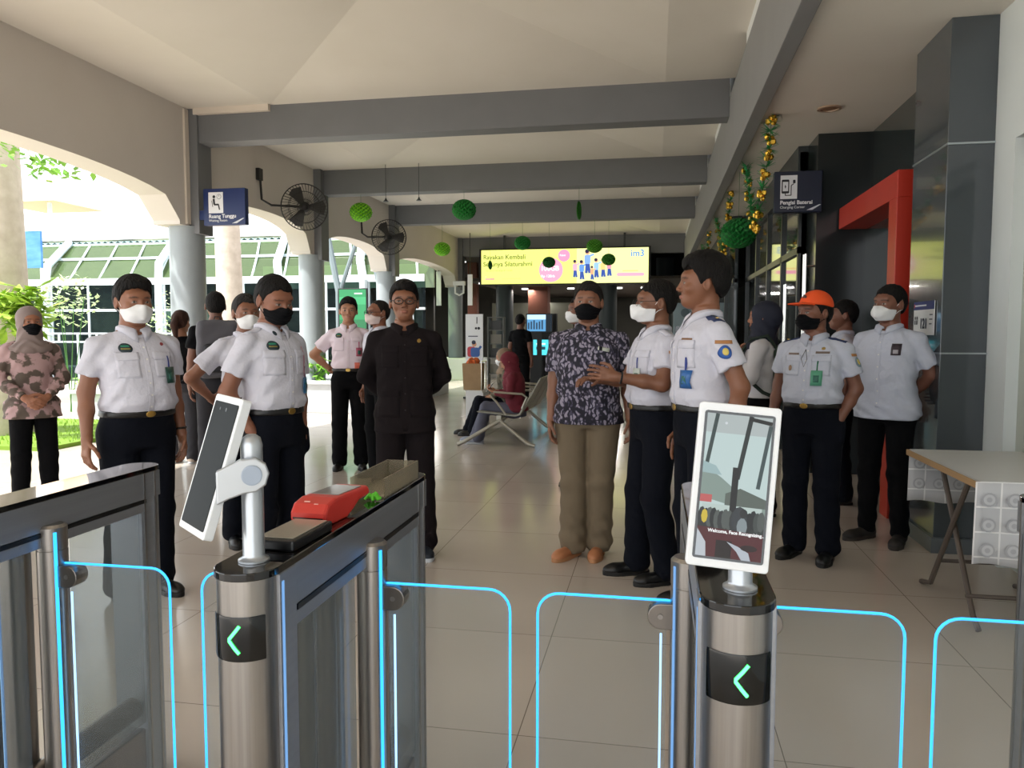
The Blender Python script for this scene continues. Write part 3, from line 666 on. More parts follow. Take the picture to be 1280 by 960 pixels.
class Figure:
    def __init__(s, name, label, loc, rz, H=1.72, group=None, w=1.0, belly=0.0, lean=0, shift=(0, 0, 0), head=(0, 0, 0), arms=('down', 'down'), legs=None,
                 skin='#8a5a40', res=1.0, female=False, hfat=0, cat='person', curl=.45):
        s.root = thing(name, label, cat, loc, R(rz), group); s.k = H/1.72; s.w = w; s.belly = belly; s.res = res
        s.L = rotm(rx=R(lean)); s.sh = V3(*shift); s.Hd = rotm(R(head[0]), R(head[1]), R(head[2])); s.female = female; s.hfat = hfat
        s.arms = [arm_pts(-1, arms[0]), arm_pts(1, arms[1])]      # right, left
        s.armname = arms
        s.legs = legs or [((-.088, 0, .90), (-.100, -.012, .49), (-.110, .03, .085), -8), ((.088, 0, .90), (.100, -.012, .49), (.110, .03, .085), 8)]
        s.skin = lin(skin)[:3]; s.curl = curl
        # torso rows: z, cy, a, b
        f = female; W = w
        s.rows = [(.84, .01, .150*W, .105+.3*belly), (.93, .01, (.172 if f else .162)*W, .118+.5*belly), (1.03, .005-.4*belly, (.138 if f else .150)*W, .105+.9*belly), (1.12, 0-.6*belly, (.130 if f else .152)*W, .105+1.0*belly),
                  (1.22, .0-.4*belly, .152*W, .112+.7*belly), (1.32, .0, .168*W, .118+.3*belly), (1.385, .005, .150*W, .096), (1.43, .01, .100*W, .074), (1.47, .012, .064, .060), (1.50, .012, .058, .058)]
        s.hs = []
        for a, side in zip(s.arms, (-1, 1)):
            s.hs.append(hand_prims(a[2], a[3], a[4], a[5], curl))
    # frames
    def T(s, P): return (P/s.k-s.sh-V3(0, 0, .93))@s.L+V3(0, 0, .93)       # root metres -> torso frame
    def toroot(s, p): return ((s.L@(V3(*p)-V3(0, 0, .93)))+V3(0, 0, .93)+s.sh)*s.k
    HS = 1.06
    def Th(s, Q): return ((Q-V3(0, .012, 1.49))@s.Hd)/s.HS+V3(0, .012, 1.49)        # torso -> head frame
    def headroot(s, p): return s.toroot(s.Hd@((V3(*p)-V3(0, .012, 1.49))*s.HS)+V3(0, .012, 1.49))
    def arm_sdf(s, Q, i, infl=0, upto='hand'):
        sh, el, wr = s.arms[i][:3]; sh = (sh[0]*s.w, sh[1], sh[2])
        d = cap(Q, (sh[0]*.42, sh[1]+.003, sh[2]+.046), sh, .036+infl, .050+infl)
        d = smin(d, cap(Q, sh, el, .052*(.92 if s.female else 1)+infl, .041+infl), .025)
        if upto == 'sleeve': return d
        m = tuple((V3(*el)*.6+V3(*wr)*.4)); d = smin(d, cap(Q, el, m, .041+infl, .038+infl), .02)
        d = smin(d, cap(Q, m, wr, .038+infl, .0265+infl*.8), .02)
        return d
    def hand_sdf(s, Q, i):
        d = None
        for j, (a, b, r1, r2) in enumerate(s.hs[i][:4] if s.armname[i] == 'pocket' else s.hs[i]):
            e = cap(Q, a, b, r1, r2); d = e if d is None else smin(d, e, .010 if j < 4 else .0045)
        return smin(d, cap(Q, s.arms[i][2], tuple(V3(*s.arms[i][2])+nrm(s.arms[i][3])*.03), .0255, .022), .015)
    def legs_sdf(s, P, infl=0, hem=0):
        P = P/s.k; d = None
        for hp, kn, an, yaw in s.legs:
            hp = (hp[0]*s.w, hp[1], hp[2])
            e = cap(P, hp, kn, .082*s.w+infl, .056+infl+hem*.3); e = smin(e, cap(P, kn, an, .054+infl+hem*.3, .040+infl+hem), .03)
            m = tuple(V3(*kn)*.65+V3(*an)*.35+V3(0, .012, 0)); e = smin(e, cap(P, m, m, .052+infl), .03)
            d = e if d is None else smin(d, e, .012)
        return d*s.k
    def skin_sdf(s, P):
        Q = s.T(P); d = stack(Q, s.rows)
        d = smin(d, cap(Q, (0, .018, 1.42), tuple(s.Hd@V3(0, .012, .06)+V3(0, .012, 1.49)), .056+s.hfat, .053+s.hfat), .02)
        d = smin(d, head_sdf(s.Th(Q), fat=s.hfat), .012)
        for i in (0, 1): d = smin(d, smin(s.arm_sdf(Q, i), s.hand_sdf(Q, i), .01), .02)
        d = d*s.k
        return smin(d, s.legs_sdf(P, -.012), .03)
    def body(s):
        k = s.k; hc = s.headroot((0, 0, 1.6)); hb = (hc-.15*k, hc+.15*k); boxes = [hb]; cores = []
        f = s.skin_sdf
        ch = [nets(f, hb[0], hb[1], .0042*s.res)]
        for i in (0, 1):
            if s.armname[i] in ('pocket',): continue
            pts = [s.toroot(p) for h in s.hs[i] for p in (h[0], h[1])]+[s.toroot(s.arms[i][2])]
            lo = np.min(pts, 0)-.022; hi = np.max(pts, 0)+.022; boxes.append((lo, hi)); ch.append(nets(f, lo, hi, .0042*s.res))
        def g(P):
            d = f(P)
            for lo, hi in boxes:
                c = (lo+hi)/2; h_ = (hi-lo)/2-.010; q = np.abs(P-c)-h_
                bd = np.linalg.norm(np.maximum(q, 0), axis=1)+np.minimum(q.max(1), 0)
                d = np.maximum(d, -bd)
            return d
        allp = [s.toroot(p) for p in ((-.3, -.2, .8), (.3, .25, 1.74), (0, 0, 1.72))]+[s.toroot(a[j]) for a in s.arms for j in (1, 2)]+[V3(*p)*k for l in s.legs for p in l[:3]]
        s.lo = np.min(allp, 0)-.14; s.hi = np.max(allp, 0)+.14; s.lo[2] = max(s.lo[2], -.005)
        ch.append(nets(g, s.lo, s.hi, .012*s.res))
        s.bodyo = npmesh('body', ch, skin_mat(), s.root, lambda v: face_color(s.Th(s.T(v)), s.skin))
    def part(s, name, f, m, h=.010, lo=None, hi=None, parent=None, colf=None):
        return npmesh(name, [nets(f, s.lo-.02 if lo is None else lo, s.hi+.02 if hi is None else hi, h*s.res)], m, parent or s.root, colf)
    def shirt(s, m, hem=1.03, sleeve=.52, infl=.016, longs=False, flare=0.0, loose=.0, h=.009, name='shirt', fold=.0065):
        rows = [list(r) for r in s.rows if r[0] < 1.45]; rows = [[r[0], r[1], r[2]+infl+loose, r[3]+infl+loose] for r in rows]
        rows[-1][2] = max(rows[-1][2]-.01, .08)
        if flare: rows[0][2] += flare; rows[0][3] += flare; rows[1][2] += flare*.5; rows[1][3] += flare*.5
        rows.append([1.462, .012, .070, .066])
        if hem < .9: rows = [[hem-.05, rows[0][1], rows[0][2]+flare*.5, rows[0][3]+flare*.5]]+rows
        s.srows = rows
        def f(P):
            Q = s.T(P); d = stack(Q, rows)
            for i in (0, 1):
                sh, el = V3(*s.arms[i][0]), V3(*s.arms[i][1])
                if longs: a = s.arm_sdf(Q, i, .013); u = nrm(V3(*s.arms[i][2])-el); cut = (Q-V3(*s.arms[i][2]))@u+.005
                else:
                    sh2 = V3(sh[0]*s.w, sh[1], sh[2]); u = nrm(el-sh2); e = sh2+(el-sh2)*sleeve*1.3; a = smin(cap(Q, (sh[0]*.42, sh[1]+.003, sh[2]+.044), sh2, .042, .058), cap(Q, sh2, e, .060, .070), .02)
                    cut = (Q-sh2)@u-np.linalg.norm(el-sh2)*sleeve*1.25
                d = smin(d, np.maximum(a, cut), .022)
            x, y, z = Q[:, 0], Q[:, 1], Q[:, 2]
            lowk = np.clip((1.25-z)/.25, 0, 1)*(np.clip((z-hem)/.05, .15, 1) if hem > .95 else 1)
            d = d+fold*(.35+lowk)*np.sin(x*38+3*np.sin(z*17+s.w*9)+z*12)*np.sin(z*26+x*9+y*14+s.k*40)
            d = d+fold*.5*np.sin((np.abs(x)*1.2+z)*58+y*20)*(np.abs(x) > .11)
            if hem >= .95: d = d-.010*np.clip(1-np.abs(z-hem-.04)/.04, 0, 1)     # cloth bloused over the belt
            d = np.maximum(d, hem-z)
            d = np.maximum(d, -(ell(Q, (0, -.05, 1.475), (.034, .05, .045))))       # open neck
            return d*s.k
        s.shirt_f = f
        s.shirto = s.part(name, f, m, h)
        return s.shirto
    def trousers(s, m, top=1.04, straight=.022, infl=.016, seated=False, h=.011, name='trousers', rough=.005):
        rows = [[r[0], r[1], r[2]+infl*.6, r[3]+infl*.6] for r in s.rows if .9 < r[0] < 1.1]
        rows = [[.83, .015, s.rows[0][2]*.98+infl, s.rows[0][3]+infl*.6]]+rows
        def f(P):
            Q = s.T(P); d = np.maximum(stack(Q, rows), Q[:, 2]-top)*s.k
            L = s.legs_sdf(P, infl, straight); p = P/s.k
            x, y, z = p[:, 0], p[:, 1], p[:, 2]
            L = L+rough*np.sin(z*55+x*30+np.sin(y*30))*np.clip((.36-z)/.2, .12, 1)*np.sin(x*40+y*25)
            L = L+rough*.9*np.sin(z*42+y*40)*np.clip(1-np.abs(z-.5)/.12, 0, 1)
            L = np.maximum(L, Q[:, 2]*s.k-top*s.k+.02) if not seated else L
            d = smin(d, L, .03)
            for i in (0, 1):
                if s.armname[i] == 'pocket': w_ = V3(*s.arms[i][2]); d = smin(d, cap(Q, tuple(w_+V3(0, 0, -.04)), tuple(w_+V3(0, -.01, -.13)), .036, .034)*s.k, .03)
            return np.maximum(d, .028-P[:, 2])
        s.trouser_f = f
        return s.part(name, f, m, h, lo=np.minimum(s.lo-.02, V3(-.35, -.35, .02)) if not seated else None)
    def belt(s, m, buckle=True, z=1.02, r=.020):
        rows = [[q[0], q[1], q[2]+r, q[3]+r] for q in s.rows]
        f = lambda P: np.maximum(stack(s.T(P), rows), np.abs(s.T(P)[:, 2]-z)-.018)*s.k
        c = s.toroot((0, 0, z)); b = s.part('belt', f, m, .008, c-V3(.3, .35, .06), c+V3(.3, .3, .06))
        if buckle:
            s.decal('buckle', mat('brass', '#c9a55a', .3, .9), (0, z), .05, .034, parent=b, f=f, off=.003, round_=True)
    def shoes(s, m, sole=None, h=.006, name='shoe'):
        for hp, kn, an, yaw in s.legs:
            a = V3(*an)*s.k; M = rotm(rz=R(yaw)); fz = a[2]-.085*s.k
            def loc(P, a=a, M=M, fz=fz): return (P-V3(a[0], a[1], fz))@M
            def up(P):
                q = loc(P); d = cap(q, (0, .028, .045), (0, -.13, .034), .040, .034)
                d = smin(d, cap(q, (0, .01, .05), (0, .0, .095), .042, .044), .03); d = smin(d, ell(q, (0, -.150, .03), (.041, .055, .030)), .03)
                return np.maximum(d, .012-q[:, 2])
            def so(P):
                q = loc(P); x = q[:, 0]/np.interp(q[:, 1], [-.21, -.12, -.03, .07], [.036, .050, .038, .040]); y = (q[:, 1]+.066)/.140
                e = ((np.abs(x)**2.6+np.abs(y)**3.4)**.36-1)*.04
                return np.maximum(e, np.abs(q[:, 2]-.012)-.0125)
            lo = V3(a[0]-.26, a[1]-.30, fz-.01); hi = V3(a[0]+.26, a[1]+.24, fz+.16)
            o = s.part(name, up, m, h, lo, hi)
            s.part('sole', so, sole or mat('sole_black', '#151413', .6), h*.8, lo, hi, parent=o)
    def hair(s, style='short', c='#0d0a09', seed=0, h=.0055):
        hc = s.headroot((0, .02, 1.64)); m = mat('hair_'+c, c, .7, bump=.9, bscale=160, spec=.25, stretch=(1, 1, .25))
        return s.part('hair', lambda P: hair_sdf(s.Th(s.T(P)), style, seed)*s.k, m, h, hc-.17, hc+.17)
    def ponytail(s, c='#3b241c'):
        m = mat('hair_'+c, c, .7, bump=.9, bscale=160, spec=.25, stretch=(1, 1, .25)); hc = s.headroot((0, .1, 1.55))
        f = lambda P: smin(cap(s.Th(s.T(P)), (0, .11, 1.66), (0, .155, 1.58), .03, .04), cap(s.Th(s.T(P)), (0, .155, 1.58), (0, .12, 1.42), .04, .018), .02)*s.k
        return s.part('ponytail', f, m, .007, hc-.2, hc+.2)
    def mask(s, m, puff=.0, low=1.502, kn=False):
        hc = s.headroot((0, -.06, 1.55))
        def f(P):
            Q = s.Th(s.T(P)); Q1 = Q
            d = head_sdf(Q, False, s.hfat)-.006
            d = smin(d, ell(Q, (0, -.082, 1.552), (.050+puff*.5, .036+puff, .040)), .018)
            if kn: d = smin(d, cap(Q, (0, -.118-puff, 1.585), (0, -.112-puff, 1.53), .006, .006), .03)
            x = np.abs(Q[:, 0]); top = 1.592-.55*np.maximum(x-.02, 0)+.004; bot = low+.35*np.maximum(x-.03, 0)
            reg = np.maximum(np.maximum(Q[:, 2]-top, bot-Q[:, 2]), np.maximum(Q[:, 1]+.018, x-.070-s.hfat))
            if not kn: d = d+.0016*np.sin((Q[:, 2]-.2*x)*420)
            return np.maximum(d, reg*.8)*s.k
        o = s.part('face_mask', f, m, .0042, hc-.11, hc+.11)
        tb = MB()
        for sx in (-1, 1):
            e = MB().tube([s.headroot(p) for p in ((sx*(.064+s.hfat), -.030, 1.580), (sx*.0755, -.012, 1.606), (sx*.080, .016, 1.622))], .0016, 5)
            e.tube([s.headroot(p) for p in ((sx*(.060+s.hfat), -.030, 1.535), (sx*.074, -.008, 1.560), (sx*.082, .018, 1.572))], .0016, 5); e.build('ear_loop', m, o)
        return o
    def glasses(s, m, thick=.0030):
        b = MB()
        for sx in (-1, 1):
            b.tube([s.headroot((sx*.032+.0255*math.cos(a), -.112, 1.603+.0175*math.sin(a)+.002)) for a in [2*PI*i/20 for i in range(20)]], thick, 6, closed=True)
            b.tube([s.headroot(p) for p in ((sx*.057, -.111, 1.609), (sx*.074, -.09, 1.610), (sx*.081, -.01, 1.612), (sx*.083, .02, 1.60))], thick*.8, 6)
        b.tube([s.headroot((-.008, -.113, 1.607)), s.headroot((.008, -.113, 1.607))], thick, 6)
        return b.build('glasses', m, s.root)
    def collar(s, m, h=.045, open_=.42, z0=1.486, r=.067):
        f = s.shirt_f; n = 28; rings = []
        for k in range(n+1):
            t = k/n; a = R(-90)+open_*.35+t*(2*PI-open_*.7); fr = max(0, 1-min(t, 1-t)/.2)
            ti = V3(r*math.cos(a), .010+r*math.sin(a)*1.02, z0-.012*fr-.012*fr*fr)
            ho = h*(.9+1.25*fr**2); ro = r+.018+.030*fr
            aa = a+ (.10 if t < .5 else -.10)*(-1)*fr*0
            zz = z0-ho; cxy = V3(ro*math.cos(a), .010+ro*math.sin(a), 0)
            Z = np.linspace(1.53, 1.30, 60); pts = np.array([s.toroot((cxy[0], cxy[1], z)) for z in Z]); dd = f(pts)
            hit = np.argmax(dd < .001) if (dd < .001).any() else 59
            zz = max(zz, Z[hit]+.004)
            mid = (ti+V3(cxy[0], cxy[1], zz))/2+V3(.006*math.cos(a), .006*math.sin(a), .006)
            rings.append([s.toroot(ti+V3(-.004*math.cos(a), -.004*math.sin(a), -.02)), s.toroot(ti), s.toroot(mid), s.toroot((cxy[0], cxy[1], zz))])
        b = MB(); b.add([tuple(p) for rg in rings for p in rg], [(i*4+j, i*4+j+1, i*4+j+5, i*4+j+4) for i in range(n) for j in range(3)])
        o = b.build('collar', m, s.root, smooth=True); so = o.modifiers.new('thick', 'SOLIDIFY'); so.thickness = .003; so.offset = 0
        return o
    def march(s, f, o, d, tmax=.5):
        o = V3(*o); d = nrm(d); t = 0; 
        for _ in range(60):
            v = f((o+d*t)[None])[0]
            if v < .0006: break
            t += max(v*.7, .001)
            if t > tmax: return None
        return o+d*t
    def decal(s, name, m, c, w_, h_, f=None, side=0, round_=False, off=.0022, parent=None, rot=0, n=6, label=None, thick=.001):
        """patch following the cloth; c=(x,z) torso frame; side = azimuth the patch faces, degrees (0 front, +90 person's left)"""
        f = f or s.shirt_f; a = R(side); out = V3(math.sin(a), -math.cos(a), 0); ux = V3(math.cos(a), math.sin(a), 0)
        cx, cz = c[:2]; cc = c[2] if len(c) > 2 else (0, 0)
        base = V3(cc[0], cc[1], 0)+ux*cx+V3(0, 0, cz)+out*.40
        vs = []; cr, sr = math.cos(R(rot)), math.sin(R(rot))
        N = n+1
        for j in range(N):
            for i in range(N):
                u = (i/n-.5)*w_; v = (j/n-.5)*h_
                if round_:
                    uu, vv = i/n*2-1, j/n*2-1; u = uu*math.sqrt(1-vv*vv/2)*w_/2; v = vv*math.sqrt(1-uu*uu/2)*h_/2
                u, v = u*cr-v*sr, u*sr+v*cr
                o = s.toroot(base+ux*u+V3(0, 0, v)); d = s.toroot(base-out)-s.toroot(base)
                p = s.march(f, o, d, .7)
                if p is None: return None
                vs.append(p-nrm(d)*off)
        b = MB().add([tuple(v) for v in vs], [(j*N+i, j*N+i+1, (j+1)*N+i+1, (j+1)*N+i) for j in range(n) for i in range(n)])
        o = b.build(name, m, parent if parent is not None else (s.shirto if hasattr(s, 'shirto') else s.root), smooth=True)
        if thick: so = o.modifiers.new('thick', 'SOLIDIFY'); so.thickness = thick; so.offset = 1
        if label: o['label'] = label
        return o
    def placket(s, m, x=0, z0=1.03, z1=1.42):
        s.decal('placket', m, (x, (z0+z1)/2), .028, z1-z0, off=.0012, n=10)
        for k in range(6): s.decal('button', (mat('button', '#e8e6e2', .4) if m.name != 'suit_charcoal' else mat('button_dark', '#1c1a1b', .4)), (x, z0+.03+k*(z1-z0-.05)/5.5), .010, .010, off=.003, n=2, round_=True, thick=0)
    def pocket(s, m, x, z=1.27, w_=.105, h_=.115, flap_=True):
        s.decal('pocket', m, (x, z), w_, h_, off=.0018, n=8)
        if flap_: s.decal('pocket_flap', m, (x, z+h_/2-.004), w_+.006, .040, off=.0042, n=8)
    def badge_card(s, x, z, colr, w_=.055, h_=.085, strap='#2b3d8c', top=1.42, pin='#ffffff', label=None):
        o = s.decal('id_card', mat('card_'+colr, colr, .35), (x, z), w_, h_, off=.010, n=3, thick=.003, label=label)
        if o: s.decal('card_picture', mat('card_face', pin, .5), (x, z-.004), w_*.5, h_*.45, off=.0125, n=3, parent=o)
        s.decal('card_strap', mat('strap_'+strap, strap, .6), (x, z+h_/2+.03), .008, .06, off=.008, n=4)
        return o
    def epaulettes(s, m, gold=True, w_=.055):
        for i, sx in enumerate((-1, 1)):
            rows = []; N = 6
            for j in range(N+1):
                x = sx*s.w*(.085+.10*j/N)
                for t in (-1, 0, 1):
                    o = s.toroot((x, .008+t*w_/2, 1.62)); d = s.toroot((x, .008+t*w_/2, 1.3))-o; p = s.march(s.shirt_f, o, d, .5)
                    if p is None: p = s.toroot((x, .008, 1.42))
                    rows.append(tuple(p-nrm(d)*.005))
            b = MB().add(rows, [(j*3+k, j*3+k+1, j*3+k+4, j*3+k+3) for j in range(N) for k in (0, 1)])
            o = b.build('epaulette', m, s.shirto, smooth=True); so = o.modifiers.new('thick', 'SOLIDIFY'); so.thickness = .005
            if gold:
                c = (V3(*rows[3*4+1])+V3(*rows[3*5+1]))/2
                MB().lathe([(.009, 0), (.009, .003)], tuple(c+V3(0, 0, .003)), 8).build('shoulder_pip', mat('brass', '#c9a55a', .3, .9), o)
    def watch(s, i, m=None, dial='#15171a'):
        wr = V3(*s.arms[i][2]); el = V3(*s.arms[i][1]); u = nrm(el-wr); c = wr+u*.025; x = nrm(np.cross(u, (0, .3, 1))); y = np.cross(u, x)
        MB().tube([s.toroot(c+(x*math.cos(a)+y*math.sin(a))*.030+u*0) for a in [2*PI*k/20 for k in range(20)]], .006, 6, closed=True).build('wristwatch', m or mat('watch_black', '#121214', .4), s.root)
def skin_mat():
    if 'skin' in MATS: return MATS['skin']
    m = mat('skin', '#8a5a40', .48, vcol=True, bump=.06, bscale=300); b = m.node_tree.nodes['Principled BSDF']
    b.inputs['Subsurface Weight'].default_value = .08; b.inputs['Subsurface Radius'].default_value = (.6, .25, .12); b.inputs['Subsurface Scale'].default_value = .02
    return m

M_uni = mat('uniform_white', '#cfcfdb', .8, bump=1.0, bscale=17)
M_uni2 = mat('uniform_white_collar', '#d2d2de', .8)
M_navy = mat('trousers_navy', '#0d1019', .9, bump=1.0, bscale=14, spec=.15)
M_blackt = mat('trousers_black', '#0a0a0d', .9, bump=1.0, bscale=14, spec=.15)
M_belt = mat('belt_black', '#0f0f10', .4)
M_maskb = mat('mask_black', '#0f1013', .85, spec=.15); M_maskw = mat('mask_white', '#eef0f2', .75)
M_shoeb = mat('shoe_black', '#101012', .35)

def hijab(F, m, chest=True, pin=None):
    hc = F.headroot((0, .02, 1.60))
    def f(P):
        T = F.T(P); Q = F.Th(T)
        d = smin(ell(Q, (0, .018, 1.634), (.092, .112, .100)), ell(Q, (0, -.012, 1.560), (.080, .088, .090)), .04)
        d = smin(d, ell(Q, (0, .075, 1.60), (.065, .065, .075)), .03)
        d = smin(d, cap(T, (0, .015, 1.53), (0, .0, 1.42), .080, .115), .05)
        if chest: d = smin(d, ell(T, (0, -.03, 1.385), (.165, .115, .065)), .04)
        d = d+.004*np.sin(Q[:, 2]*70+Q[:, 1]*60+3*np.sin(Q[:, 0]*30))*np.clip((1.62-Q[:, 2])/.06, .15, 1)
        op = ((Q[:, 0]/.058)**2+((Q[:, 2]-1.590)/.074)**2); op = np.maximum((np.sqrt(op)-1)*.055, Q[:, 1]+.02)
        return np.maximum(d, -op)*F.k
    return F.part('headscarf', f, m, .007, hc-.32, hc+.18)
def ball_cap(F, m, emb):
    hc = F.headroot((0, 0, 1.66)); 
    def f(P):
        Q = F.Th(F.T(P)); d = ell(Q, (0, .012, 1.650), (.090, .108, .096)); z0 = 1.650+.10*np.clip(-Q[:, 1], 0, .1)-.20*np.clip(Q[:, 1], 0, .1)
        d = np.maximum(d, z0-Q[:, 2])
        q = Q-V3(0, -.10, 1.664); r = np.sqrt((q[:, 0]/.078)**2+((q[:, 1])/.085)**2); br = np.maximum((r-1)*.07, np.abs(q[:, 2]+.20*q[:, 1]**2*10-.25*q[:, 1]*-.35+1.6*q[:, 0]**2)-.0035)
        br = np.maximum(br, Q[:, 1]+.06)
        return smin(d, br, .006)*F.k
    o = F.part('cap', f, m, .005, hc-.23, hc+.23)
    b = MB().lathe([(.017, 0), (.015, .003)], (0, 0, 0), 16).build('cap_emblem', emb, o)
    p0 = F.headroot((0, -.20, 1.70)); p1 = F.headroot((0, 0, 1.70)); p = F.march(f, p0, p1-p0, .4)
    if p is not None:
        b.location = p; b.rotation_mode = 'QUATERNION'; b.rotation_quaternion = Vector(p0-p1).to_track_quat('Z', 'Y')
def backpack(F, label, m, m2, sz=(.31, .19, .46), z=1.18, cy=.20):
    """worn backpack: its own thing"""
    root = thing('backpack', label, 'backpack', F.root.location[:], F.root.rotation_euler.z); s = F
    c = V3(0, cy, z)
    def f(P):
        q = (s.T(P)-c); r = np.abs(q)-V3(*sz)/2+.055; d = np.linalg.norm(np.maximum(r, 0), axis=1)+np.minimum(r.max(1), 0)-.055
        return (d+.003*np.sin(q[:, 2]*40+q[:, 0]*30))*s.k
    cc = s.toroot(c); o = npmesh('bag', [nets(f, cc-.34, cc+.34, .012)], m, root)
    def g(P):
        q = (s.T(P)-c-V3(0, sz[1]*.5, -.08)); r = np.abs(q)-V3(sz[0]*.36, .05, .13)+.04; return (np.linalg.norm(np.maximum(r, 0), axis=1)+np.minimum(r.max(1), 0)-.04)*s.k
    npmesh('front_pocket', [nets(g, cc-.3, cc+.3, .012)], m2, root)
    for sx in (-1, 1):
        MB().tube([s.toroot(p) for p in ((sx*.10, cy-.06, z+.20), (sx*.105, .06, 1.47), (sx*.115, -.06, 1.44), (sx*.125, -.145, 1.33), (sx*.16, -.11, 1.16), (sx*.17, .05, 1.03), (sx*.12, cy-.04, z-.18))], .014, 8).build('shoulder_strap', m2, root, smooth=True)
    MB().tube([s.toroot(p) for p in ((-.03, cy-.02, z+sz[2]/2-.01), (-.02, cy-.02, z+sz[2]/2+.03), (.02, cy-.02, z+sz[2]/2+.03), (.03, cy-.02, z+sz[2]/2-.01))], .007, 6).build('grab_handle', m2, root)
    return root
# ================================================================ PEOPLE
def uniform(F, belt=True, tro=None, hem=1.03, m=None, collar=True, pockets=True):
    m = m or M_uni
    F.body(); F.shirt(m, hem=hem); F.trousers(tro or M_navy)
    if collar: F.collar(m)
    if belt: F.belt(M_belt)
    F.placket(m)
    if pockets:
        for x in (-.09, .09): F.pocket(m, x)
def emblem(F, bar='#3f6f9a'):
    o = F.decal('chest_emblem', mat('emblem_dark', '#24343c', .6), (-.088, 1.365), .066, .052, round_=True)
    F.decal('emblem_stripe', mat('emblem_gold', '#8f8442', .6), (-.088, 1.362), .044, .007, off=.004, parent=o)
    F.decal('emblem_stripe', mat('emblem_green', '#2e8b6d', .6), (-.088, 1.376), .040, .008, off=.004, parent=o)
    F.decal('name_bar', mat('bar_'+bar, bar, .6), (-.088, 1.331), .078, .013)
def sleeve_patch(F, side, z=1.30, shield='#2c5aa8'):
    sx = 1 if side == 'left' else -1; a = 90*sx; c = F.arms[(side == 'left')*1]
    cx = c[0][0]*F.w
    for (n_, m_, zz, w_, h_, r_, of) in (('sleeve_bar', '#b07a48', z+.045, .075, .016, False, .003), ('sleeve_shield', shield, z, .052, .062, True, .003), ('shield_core', '#d8c46a', z+.002, .026, .034, True, .0045)):
        o = F.decal(n_, mat('patch_'+m_, m_, .6), (0.0, zz, (cx, .008)), w_, h_, side=a, round_=r_, off=of, n=5)

# far-left stout officer
F = Figure('person', 'stout uniformed person with white cup mask and green card, arms hanging, behind the left gate', (-2.70, 3.62, 0), 58, 1.685,
           w=1.09, belly=.055, head=(4, 0, 0), arms=('away', 'down'), hfat=.006, skin='#8f6048')
uniform(F); F.hair('full', seed=1); F.mask(M_maskw, .012, kn=True); F.shoes(M_shoeb); emblem(F, '#4a4f58')
F.badge_card(.115, 1.22, '#1d4a43', pin='#2e6a5c'); F.decal('pin', mat('pin_red', '#8a2f35', .5), (.105, 1.385), .018, .018, round_=True); F.watch(1)
# officer looking down
F = Figure('person', 'person in white uniform and black mask looking down, hands in pockets, behind the slanted terminal', (-1.99, 3.76, 0), 70, 1.70,
           w=.97, belly=.015, head=(17, 0, -10), arms=('pocket', 'pocket'), skin='#8a5a44')
uniform(F); F.hair('short', seed=2); F.mask(M_maskb); F.shoes(M_shoeb); emblem(F, '#3f7fa8')
F.badge_card(.115, 1.15, '#3a6d92', pin='#7fa3bd', strap='#3a3f6a'); F.decal('lanyard_tape', mat('strap_pinkdots', '#b98a9a', .6), (.105, 1.28), .012, .16, off=.005)
F.epaulettes(M_uni2, gold=False); F.decal('collar_badge', mat('emblem_dark', '#24343c', .6), (-.055, 1.43), .018, .024, off=.014, round_=True)
# officer behind them
F = Figure('person', 'grey-haired person in white uniform and white mask, peering from behind the one looking down', (-2.68, 4.72, 0), 46, 1.65,
           w=1.0, head=(2, 0, 0), arms=('hip', 'down'), skin='#8a5c46')
uniform(F, pockets=False); F.hair('short', '#2b2827', seed=3); F.mask(M_maskw, .01, kn=True); F.shoes(M_shoeb); F.epaulettes(M_uni2, gold=False)
# woman in batik tunic
F = Figure('person', 'person in taupe headscarf and pink patterned tunic with clasped hands, at the far left', (-4.86, 5.28, 0), 50, 1.60,
           w=.96, head=(2, 0, 8), arms=('clasp', 'clasp'), female=True, skin='#a06a50')
M_tunic = mat('tunic_pattern', '#b39494', .85, noise=('#5c5048', 13, .06), bump=.1)
F.body(); F.shirt(M_tunic, hem=.80, longs=True, flare=.045, infl=.02, name='tunic'); F.trousers(M_blackt, straight=.012); hijab(F, mat('taupe_cloth', '#8a7a76', .85, bump=.1, bscale=120))
F.mask(M_maskb); F.shoes(M_shoeb)
# dark suit
F = Figure('person', 'spectacled person in dark safari suit, hands behind the back, standing in the middle', (-1.54, 4.60, 0), 19, 1.71,
           w=1.0, belly=.01, head=(-2, 0, 0), arms=('behind', 'behind'), skin='#8f6048')
M_suit = mat('suit_charcoal', '#1e191b', .9, bump=.9, bscale=14, spec=.15)
F.body(); F.shirt(M_suit, hem=.80, longs=True, infl=.022, flare=.018, name='suit_jacket', fold=.003); F.trousers(M_suit, straight=.034, top=1.0); F.collar(M_suit, h=.055)
F.placket(M_suit, z0=.82)
for x in (-.09, .09): F.pocket(M_suit, x, 1.27); F.pocket(M_suit, x*1.15, .98, .14, .15)
F.decal('lapel_pin', mat('brass', '#c9a55a', .3, .9), (.088, 1.375), .024, .024, round_=True, off=.004)
F.hair('full', seed=4); F.glasses(mat('glasses_black', '#111114', .3)); F.shoes(mat('shoe_navy', '#16202c', .6), mat('sole_white', '#c9cdd2', .6))
